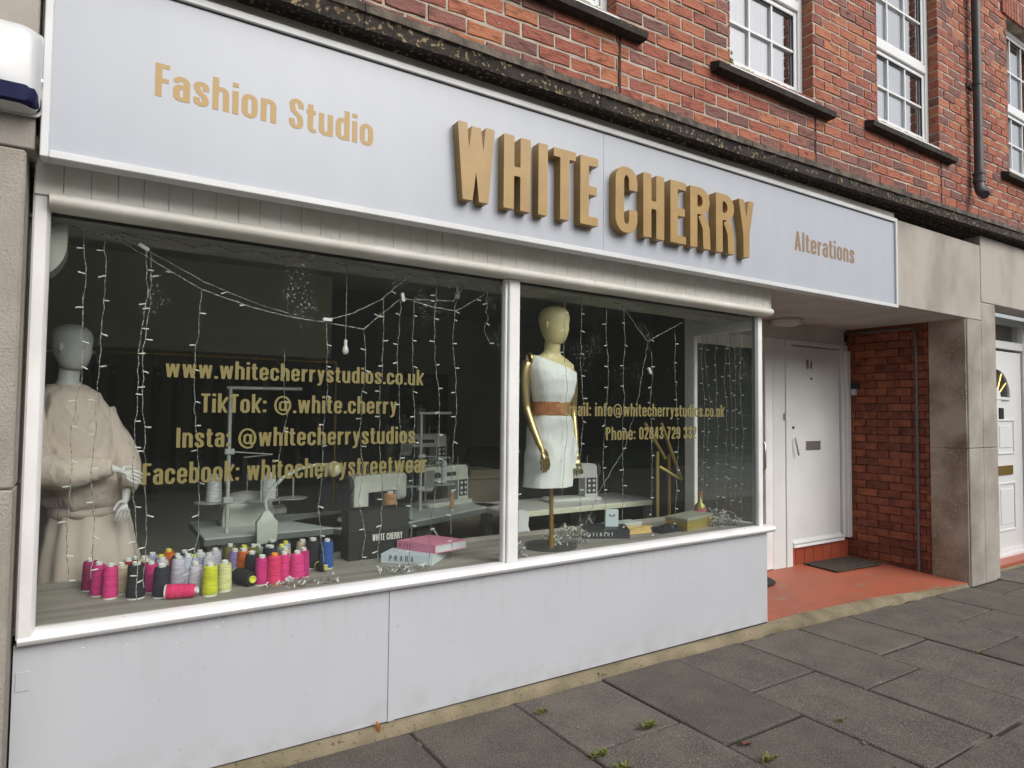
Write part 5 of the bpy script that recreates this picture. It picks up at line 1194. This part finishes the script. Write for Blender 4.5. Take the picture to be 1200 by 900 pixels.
L_ = [(-.045, HEAD, .86, 'straight strand of fairy lights nearest the left frame, over the pale mannequin'), (.022, HEAD, .86, 'second strand of fairy lights from the left, in front of the pale mannequin'), (.17, 2.2, .75, 'long strand of fairy lights left of the first lettering, down to the spools'),
      (.19, 2.17, .80, 'strand of fairy lights twisted beside the long one left of the lettering'), (.385, 2.04, .84, 'strand of fairy lights crossing the third w of the web address'), (.737, 1.80, 1.10, 'short strand of fairy lights crossing the middle of the web address'),
      (.925, 1.94, .74, 'strand of fairy lights hanging from the white clip at the centre of the left window'), (1.112, 1.92, .76, 'strand of fairy lights hanging over the black gift bag, left one'), (1.205, 2.09, .78, 'strand of fairy lights hanging over the black gift bag, middle one'),
      (1.30, 2.10, 1.05, 'short strand of fairy lights through the s of studios'), (1.372, 2.11, .76, 'strand of fairy lights right of the printed shop name on the bag'), (1.50, 2.22, .74, 'strand of fairy lights crossing the small white tube'), (1.61, 2.11, .76, 'second strand of fairy lights left of the mullion'), (1.80, 2.2, 1.9, 'short strand of fairy lights close against the mullion'),
      (2.00, 2.21, .74, 'strand of fairy lights just right of the mullion'), (2.335, 2.21, 1.05, 'strand of fairy lights beside the head of the gold mannequin'), (2.46, 2.22, .80, 'strand of fairy lights falling onto the tangled heap'), (2.648, 2.17, .80, 'strand of fairy lights crossing the word info'),
      (2.79, 2.18, .82, 'strand of fairy lights crossing the middle of the email address'), (3.03, 1.93, .75, 'strand of fairy lights under the white plug in the right window'), (3.25, 2.08, .78, 'strand of fairy lights over the yellow cloth')]
for x, zt, zb, lab in L_: drop(x, zt, zb, lab)
for k, (y_, zb_) in enumerate(((.46, .85), (.42, .95), (.33, .82), (.25, .88), (.20, .80), (.16, .9), (.11, .84))):
    x_ = 3.965; pts = [(x_+J(.01), y_+J(.008)+.01*math.sin(q*1.3), 2.12+(zb_-2.12)*q/7) for q in range(8)]
    strand('fairy_light_strand', 'strand of fairy lights bunched along the side window of the right display', pts, group='fairy light strands bunched by the side window')
strand('fairy_light_swag', 'slack swag of fairy light cable sloping from the top left corner', [(.03, .09, 2.235), (.17, .09, 2.16), (.385, .10, 2.045), (.60, .10, 1.985), (.78, .10, 1.955), (.93, .10, 1.945), (1.112, .09, 1.925), (1.22, .09, 2.02), (1.30, .09, 2.09), (1.43, .08, 2.10), (1.60, .08, 2.11), (1.66, .08, 2.20)], .3, .0026)
strand('fairy_light_swag', 'second swag cable looping up to the right from the central clip', [(.93, .09, 1.955), (1.06, .09, 2.0), (1.2, .09, 2.08), (1.33, .09, 2.20)], .4, .0026)
strand('fairy_light_swag', 'short swag cable left of the mullion top', [(1.33, .09, 2.10), (1.48, .09, 2.07), (1.62, .09, 2.06), (1.72, .09, 2.12), (1.80, .09, 2.17)], .15, .0026)
strand('fairy_light_swag', 'thin upper cable running beside the left swag', [(.05, .08, 2.24), (.20, .085, 2.17), (.40, .09, 2.075), (.62, .09, 2.0), (.76, .09, 1.97)], .5, .0018)
strand('fairy_light_swag', 'V shaped cable meeting at the white plug in the right window', [(2.80, .09, 2.20), (2.92, .09, 2.08), (3.02, .09, 1.99), (3.16, .09, 2.06), (3.34, .09, 2.14)], .35, .0026)
strand('fairy_light_swag', 'loose cable slanting down across the right window', [(3.02, .09, 1.98), (2.93, .09, 1.6), (2.82, .09, 1.30), (2.62, .09, 1.06), (2.52, .1, .86)], 2, .0018)
strand('fairy_light_swag', 'scalloped cable pinned along the head of the right window', [(1.97+.17*k/2, .07, 2.235-(.03 if k % 2 else .0)) for k in range(12)]+[(3.0, .07, 2.225), (3.5, .07, 2.205), (3.95, .07, 2.19)], .6, .002)
strand('fairy_light_swag', 'scalloped cable pinned along the head of the left window', [(-.08+.085*k, .07, 2.238-(.022 if k % 2 else .0)) for k in range(23)], .6, .002)
for x, z, s, lab in ((.93, 1.955, 0, 'white connector clip where the left swag cables meet'), (1.31, 2.10, 80, 'grey connector clip near the mullion on the swag'), (3.02, 1.80, 60, 'white plug hanging on the strand in the right window'), (.165, 2.19, 30, 'grey connector clip high on the left strand')):
    m_ = MB().box(-.022, .022, -.008, .008, -.008, .008, .002).fn(lambda p: Matrix.Translation((x, .075, z)) @ Matrix.Rotation(R(s), 4, 'Y') @ p)
    solo('cable_connector', lab, 'connector', m_, 'led', None, None, (x, .075, z))
def bulb(x, y, z, lab):
    t = thing('hanging_bulb', lab, 'light bulb', (x, y, z)); part('glass', MB().lathe([(.003, z-.062), (.012, z-.057), (.016, z-.044), (.012, z-.028), (.008, z-.018)], (x, y, 0), 14), mat('bulb_glass', (.6, .62, .58), .15), t, 60)
    part('holder', MB().lathe([(.008, z-.02), (.009, z+.008), (.003, z+.012)], (x, y, 0), 10), 'led', t, 50); part('cord', MB().tube([(x, y, z+.01), (x, y, 2.25)], .002, 5), 'wire', t)
bulb(1.035, .12, 1.86, 'small clear bulb hanging left of the centre of the left window'); bulb(1.665, .16, 2.20, 'small clear bulb hanging close to the mullion head')
def tangle(cx, cy, rx, ry, h, n, lab, seed):
    random.seed(seed); t = thing('fairy_light_tangle', lab, 'fairy lights', (cx, cy, Zd)); mb = MB(); lb2 = MB()
    for k in range(n):
        a = random.random()*6.28; pts = []; p = Vector((cx+J(rx), cy+J(ry), Zd+.006+random.random()*h))
        for q in range(7):
            pts.append(p.copy()); a += J(1.6); p = p+Vector((math.cos(a)*.03, math.sin(a)*.02, J(.02))); p.x = min(max(p.x, cx-rx), cx+rx); p.y = min(max(p.y, cy-ry), cy+ry)
            p.z = min(max(p.z, Zd+.004), Zd+.01+h*math.sqrt(max(0, 1-((p.x-cx)/rx)**2*.8)))
        mb.tube(pts, .0016, 4); e = pts[-1]+Vector((J(.02), J(.01), .012)); lb2.tube([pts[-1], e], .0032, 5)
    part('wire', mb, 'wire', t, kind='stuff'); part('bulbs', lb2, 'led', t, kind='stuff')
tangle(2.50, .27, .115, .08, .10, 80, 'heap of tangled fairy lights beside the black book', 3); tangle(3.88, .22, .10, .08, .10, 60, 'tangle of fairy lights by the gold box at the right corner', 4)
tangle(2.03, .12, .05, .05, .08, 26, 'small tangle of fairy lights at the foot of the mullion', 5); tangle(.85, .12, .16, .05, .012, 20, 'loose fairy light ends trailing on the deck below the pink spools', 6); tangle(1.36, .12, .13, .05, .015, 22, 'loose fairy light ends trailing in front of the pale blue book', 7)

# ------------------------------------------------------------------ mannequins
mat('mannequin_grey', (.52, .54, .54), .5); mat('mannequin_white', (.66, .65, .66), .45); mat('hoodie', (.60, .505, .455), .95, (.54, .45, .40), ns=5, bump=.6, bs=6, bd=.04, bst=(2.2, 2.0, .9)); mat('skirt', (.60, .51, .46), .95, (.54, .455, .405), ns=5, bump=.2, bs=300)
mat('mannequin_gold_skin', (.60, .52, .28), .45); mat('gold_chrome', (.50, .38, .19), .30, metal=.9); mat('dress_white', (.76, .775, .765), .6, (.71, .725, .715), ns=3, bump=.25, bs=6, bd=.03, bst=(2.2, 1.5, .8)); mat('belt', (.30, .10, .035), .6, (.42, .18, .07), ns=18, bump=.8, bs=60)
def skin(name, nodes, edges, m, parent, lv=2):
    """one continuous surface grown around a jointed skeleton (nodes: x,y,z,r)"""
    me = bpy.data.meshes.new(name); me.from_pydata([n[:3] for n in nodes], edges, []); o = bpy.data.objects.new(name, me); COL.objects.link(o)
    md = o.modifiers.new('s', 'SKIN'); md.use_smooth_shade = True
    for i, n in enumerate(nodes):
        sv = me.skin_vertices[0].data[i]; rr = n[3]; sv.radius = (rr, rr*(n[4] if len(n) > 4 else 1)); sv.use_root = (i == 0)
    sd_ = o.modifiers.new('d', 'SUBSURF'); sd_.levels = lv; sd_.render_levels = lv
    dg = bpy.context.evaluated_depsgraph_get(); nm = bpy.data.meshes.new_from_object(o.evaluated_get(dg)); bpy.data.objects.remove(o); bpy.data.meshes.remove(me)
    w_ = WLOC[parent.name]; nm.transform(Matrix.Translation((-w_[0], -w_[1], -w_[2]))); nm.materials.clear(); nm.materials.append(MATS[m]); nm.name = name; nm.shade_smooth()
    ob = link(bpy.data.objects.new(name, nm), parent); WLOC[ob.name] = w_; return ob
def hand(wr, dr, side, up, s, nodes, edges, wi, curl=.25):
    """palm, four unequal bent fingers and a thumb, grown from wrist node wi"""
    D = Vector(dr).normalized(); U = Vector(up).normalized(); S = D.cross(U).normalized()*side; U = S.cross(D).normalized()*side
    W0 = Vector(wr); p1 = W0+D*.035*s; p2 = W0+D*.065*s
    b = len(nodes); nodes += [(*p1, .019*s, .55), (*p2, .024*s, .5)]; edges += [(wi, b), (b, b+1)]
    for k, (off, ln) in enumerate(((-.028, .066), (-.009, .076), (.010, .072), (.028, .056))):
        q0 = W0+D*.082*s+S*off*s; q1 = q0+(D+S*off*1.5).normalized()*ln*.5*s-U*curl*ln*.35*s; q2 = q1+(D*.8-U*curl*1.8).normalized()*ln*.5*s
        i = len(nodes); nodes += [(*q0, .0088*s), (*q1, .0078*s), (*q2, .0058*s)]; edges += [(b+1, i), (i, i+1), (i+1, i+2)]
    t0 = W0+D*.03*s-S*.026*s; t1 = t0+(D*.85-S*.45-U*.3).normalized()*.034*s; t2 = t1+(D-S*.2-U*.3).normalized()*.028*s
    i = len(nodes); nodes += [(*t0, .0105*s), (*t1, .009*s), (*t2, .007*s)]; edges += [(b, i), (i, i+1), (i+1, i+2)]
def head_mesh(c, h, face, ears=True):
    """egg head with brow, nose, mouth and chin turned towards angle `face`"""
    m_ = MB(); n = 28; rg = []; F = R(face)
    prof = [(-.50, .10, .05, .05), (-.485, .20, .16, .045), (-.44, .30, .26, .04), (-.36, .36, .34, .03), (-.25, .40, .42, .015), (-.12, .44, .47, 0), (0, .46, .50, -.01), (.13, .47, .53, -.015), (.25, .455, .52, -.02), (.36, .40, .46, -.02), (.44, .30, .35, -.02), (.485, .18, .2, -.02), (.5, .05, .05, -.02)]
    for z, rx, ry, fo in prof:
        ring = []
        for k in range(n):
            a = 2*math.pi*k/n; x = rx*.76*math.sin(a); y = ry*.80*math.cos(a)+fo
            fr_ = max(0, math.cos(a)); lat = abs(math.sin(a))
            if fr_ > .9: y += .075*math.exp(-((z+.10)/.07)**2)*(fr_-.9)*10*.6+.03*math.exp(-((z+.27)/.035)**2)*(fr_-.9)*8+.02*math.exp(-((z-.06)/.05)**2)
            if .55 < fr_ < .95: y -= .028*math.exp(-((z-0.0)/.055)**2)
            ring.append((c[0]+h*(x*math.cos(F)+y*math.sin(F)), c[1]+h*(x*math.sin(F)*-1+y*math.cos(F)), c[2]+h*z))
        rg.append(ring)
    m_.loft(rg)
    for s in (-1, 1):
        m_.ell((c[0]+h*(s*.365*math.cos(F)), c[1]-h*(s*.365*math.sin(F)), c[2]-.02*h), (h*.03, h*.06, h*.10), 8, 6, Matrix.Rotation(-F, 3, 'Z'))
    return m_
def ridge(p, s):
    q = Vector((p.x*8+p.z*6+s, p.y*7, p.z*3.2-p.x*3)); n1 = 1-abs(noise.noise(q))*2; q2 = Vector((p.x*15-p.z*9+s, p.y*12, p.z*6)); n2 = 1-abs(noise.noise(q2))*2
    return n1*.65+n2*.35
def folds(p, a, k, s):
    r_ = ridge(p, s)*a*.75; d_ = Vector((p.x-FC[0], p.y-FC[1], 0)); d_ = d_.normalized()*r_ if d_.length > .01 else d_
    return folds0(p, a*.6, k, s)+d_
FC = [0, .78]
def folds0(p, a, k, s): return Vector((p.x+a*noise.noise(p*k+Vector((s, 0, 0))), p.y+a*noise.noise(p*k+Vector((0, s, 9))), p.z+a*.4*noise.noise(p*k+Vector((5, 5, s)))))
def cloth_loft(rings_, n=40, amp=.012, k=7, s=1, pleat=0, np_=9):
    """rings: z, cx, cy, rx, ry -> folded garment surface, densified"""
    out = []
    for (a, b) in zip(rings_, rings_[1:]):
        nq = max(3, int(abs(b[0]-a[0])/.012)); out += [[a[i]+(b[i]-a[i])*q/nq for i in range(5)] for q in range(nq)]
    out.append(list(rings_[-1])); rg = []
    for z, cx, cy, rx, ry in out:
        ring = []
        for j in range(n):
            t = 2*math.pi*j/n; pl_ = 1+pleat*math.sin(t*np_+math.sin(z*3))
            p = folds(Vector((cx+rx*pl_*math.cos(t), cy+ry*pl_*math.sin(t), z)), amp, k, s); ring.append(tuple(p))
        rg.append(ring)
    return MB().loft(rg)
def sleeve(pts, rs, amp=.012, s=2, n=22):
    P = []; Rr = []
    for i in range(len(pts)-1):
        for q in range(10): P.append(Vector(pts[i]).lerp(Vector(pts[i+1]), q/10)); Rr.append(rs[i]+(rs[i+1]-rs[i])*q/10)
    P.append(Vector(pts[-1])); Rr.append(rs[-1])
    for _ in range(2): P = [P[0]]+[(P[i-1]+P[i]*2+P[i+1])/4 for i in range(1, len(P)-1)]+[P[-1]]
    m_ = MB().tube(P, Rr, 40); return m_.fn(lambda p: folds(Vector((p.x, p.y, p.z)), amp, 11, s))

ml = thing('mannequin', 'grey headed mannequin in a beige hooded top and long beige skirt, at the left frame', 'mannequin', (-.03, .78, .05))
part('head', head_mesh((-.080, .755, 1.815), .218, 125), 'mannequin_grey', ml, 60)
nk = MB().tube([(-.09, .79, 1.60), (-.092, .785, 1.66), (-.085, .772, 1.75)], [.075, .044, .044], 18)
part('neck', nk, 'mannequin_grey', ml, 60)
FC[:] = [-.03, .78]
top = cloth_loft([(1.035, .0, .78, .135, .125), (1.055, .0, .78, .15, .135), (1.075, -.005, .78, .175, .15), (1.15, -.025, .77, .195, .17), (1.30, -.055, .77, .190, .16), (1.42, -.072, .78, .178, .145), (1.52, -.08, .785, .158, .125), (1.60, -.084, .79, .115, .10), (1.622, -.088, .79, .078, .072), (1.636, -.09, .785, .062, .060)], 110, .022, 6, 3)
tp = part('hooded_top', top, 'hoodie', ml, 60)
part('hood', cloth_loft([(1.54, -.10, .86, .14, .10), (1.58, -.10, .86, .12, .09), (1.62, -.10, .84, .09, .075), (1.64, -.097, .82, .07, .06)], 60, .014, 9, 5), 'hoodie', tp, 60)
part('sleeve', sleeve([(-.19, .75, 1.50), (-.235, .66, 1.37), (-.20, .57, 1.26), (-.07, .545, 1.235), (.04, .535, 1.255), (.085, .53, 1.258)], [.072, .080, .082, .072, .050, .034], .024), 'hoodie', tp, 60)
part('sleeve', sleeve([(.03, .80, 1.50), (.095, .77, 1.38), (.145, .71, 1.26), (.16, .64, 1.185), (.155, .61, 1.145)], [.065, .068, .062, .045, .032], .020, 6), 'hoodie', tp, 60)
part('waistband', cloth_loft([(1.015, .0, .78, .150, .135), (1.03, .0, .78, .160, .145), (1.06, .0, .78, .160, .145)], 40, .008, 8, 3), 'hoodie', tp, 60)
part('skirt', cloth_loft([(.12, .03, .78, .25, .20), (.5, .025, .78, .225, .18), (.8, .02, .78, .20, .165), (1.0, .01, .78, .165, .14), (1.05, .0, .78, .15, .13)], 72, .012, 4, 8, .045, 11), 'skirt', ml, 60)
nd_ = [(.075, .53, 1.258, .022), (.105, .518, 1.248, .017)]; ed_ = [(0, 1)]; hand((.105, .518, 1.248), (1, -.15, -.45), 1, (0, -1, .3), .82, nd_, ed_, 1, .3); skin('hand', nd_, ed_, 'mannequin_white', ml)
nd_ = [(.155, .61, 1.15, .022), (.152, .59, 1.115, .017)]; ed_ = [(0, 1)]; hand((.152, .59, 1.115), (-.1, -.15, -1), -1, (.4, -1, 0), .82, nd_, ed_, 1, .35); skin('hand', nd_, ed_, 'mannequin_white', ml)

mr = thing('mannequin', 'gold mannequin on a rod in a white one shoulder dress with a brown belt', 'mannequin', (2.387, .23, Zd))
MX, MY = 2.35, .23
part('stand_base', MB().lathe([(.17, Zd), (.17, Zd+.006), (.165, Zd+.009)], (MX+.01, MY+.02, 0), 36), mat('base_metal', (.10, .10, .09), .35, metal=.4), mr, 40)
part('stand_rod', MB().tube([(MX+.01, MY, Zd+.008), (MX+.01, MY, 1.2)], .013, 12), mat('rod_brass', (.45, .27, .06), .35, metal=.7), mr, 60); part('rod_collar', MB().lathe([(.022, Zd+.009), (.022, Zd+.035), (.014, Zd+.04)], (MX+.01, MY, 0), 14), 'rod_brass', mr, 50)
part('head', head_mesh((MX+.01, MY-.02, 2.055), .235, 160), 'mannequin_gold_skin', mr, 60)
body = cloth_loft([(1.15, MX, MY, .14, .10), (1.45, MX, MY, .125, .095), (1.56, MX, MY, .105, .085), (1.68, MX, MY-.01, .13, .105), (1.76, MX, MY-.01, .155, .10), (1.82, MX, MY, .165, .075), (1.85, MX, MY+.01, .13, .06), (1.88, MX+.005, MY+.01, .065, .055), (1.90, MX+.005, MY, .048, .05), (1.97, MX+.008, MY-.01, .047, .05)], 36, 0, 1, 1)
part('body', body, 'mannequin_gold_skin', mr, 60)
FC[:] = [MX, MY]
dr_ = cloth_loft([(1.085, MX-.02, MY, .152, .122), (1.2, MX-.015, MY, .156, .124), (1.34, MX-.005, MY, .153, .122), (1.45, MX, MY, .145, .118), (1.52, MX, MY, .120, .098), (1.57, MX, MY, .114, .093), (1.64, MX, MY-.008, .135, .112), (1.72, MX, MY-.012, .150, .120), (1.78, MX, MY-.01, .165, .108), (1.83, MX, MY, .174, .085), (1.865, MX-.03, MY+.005, .135, .068)], 60, .010, 8, 12, .012, 7)
def neckline(p):
    lim = 1.865-(p.x-(MX-.14))*.36
    return Vector((p.x, p.y, min(p.z, lim))) if p.z > 1.7 else p
part('dress', dr_.fn(neckline), 'dress_white', mr, 50)
part('peplum', cloth_loft([(1.19, MX+.125, MY, .045, .07), (1.30, MX+.13, MY, .05, .08), (1.40, MX+.10, MY, .04, .07), (1.45, MX+.08, MY, .025, .05)], 24, .014, 12, 4), 'dress_white', mr, 50)
part('belt', cloth_loft([(1.51, MX, MY, .129, .107), (1.545, MX, MY, .127, .105), (1.59, MX, MY, .127, .105)], 44, .003, 20, 2), 'belt', mr, 50)
nd_ = [(MX-.172, MY, 1.835, .040), (MX-.195, MY-.005, 1.76, .036), (MX-.20, MY-.01, 1.66, .031), (MX-.19, MY-.02, 1.545, .026), (MX-.18, MY-.075, 1.43, .026), (MX-.165, MY-.125, 1.335, .018)]; ed_ = [(i, i+1) for i in range(5)]
hand((MX-.165, MY-.125, 1.335), (.25, -.25, -1), 1, (.2, -1, .1), 1.05, nd_, ed_, 5, .35); part_arm = skin('arm', nd_, ed_, 'gold_chrome', mr)
part('shoulder_cap', MB().lathe([(.041, -.006), (.043, 0), (.041, .006)], (MX-.165, MY, 1.842), 18, 'x'), 'brass', mr, 60)
part('wrist_band', MB().tube([(MX-.168, MY-.115, 1.352), (MX-.166, MY-.120, 1.340)], .021, 14), 'brass', mr, 60)
nd_ = [(MX+.168, MY+.01, 1.80, .036), (MX+.19, MY+.02, 1.66, .030), (MX+.185, MY+.02, 1.53, .025), (MX+.17, MY-.02, 1.40, .024), (MX+.16, MY-.05, 1.285, .017)]; ed_ = [(i, i+1) for i in range(4)]
hand((MX+.16, MY-.05, 1.285), (-.1, -.2, -1), -1, (-.2, -1, .1), 1.0, nd_, ed_, 4, .35); skin('arm', nd_, ed_, 'gold_chrome', mr)
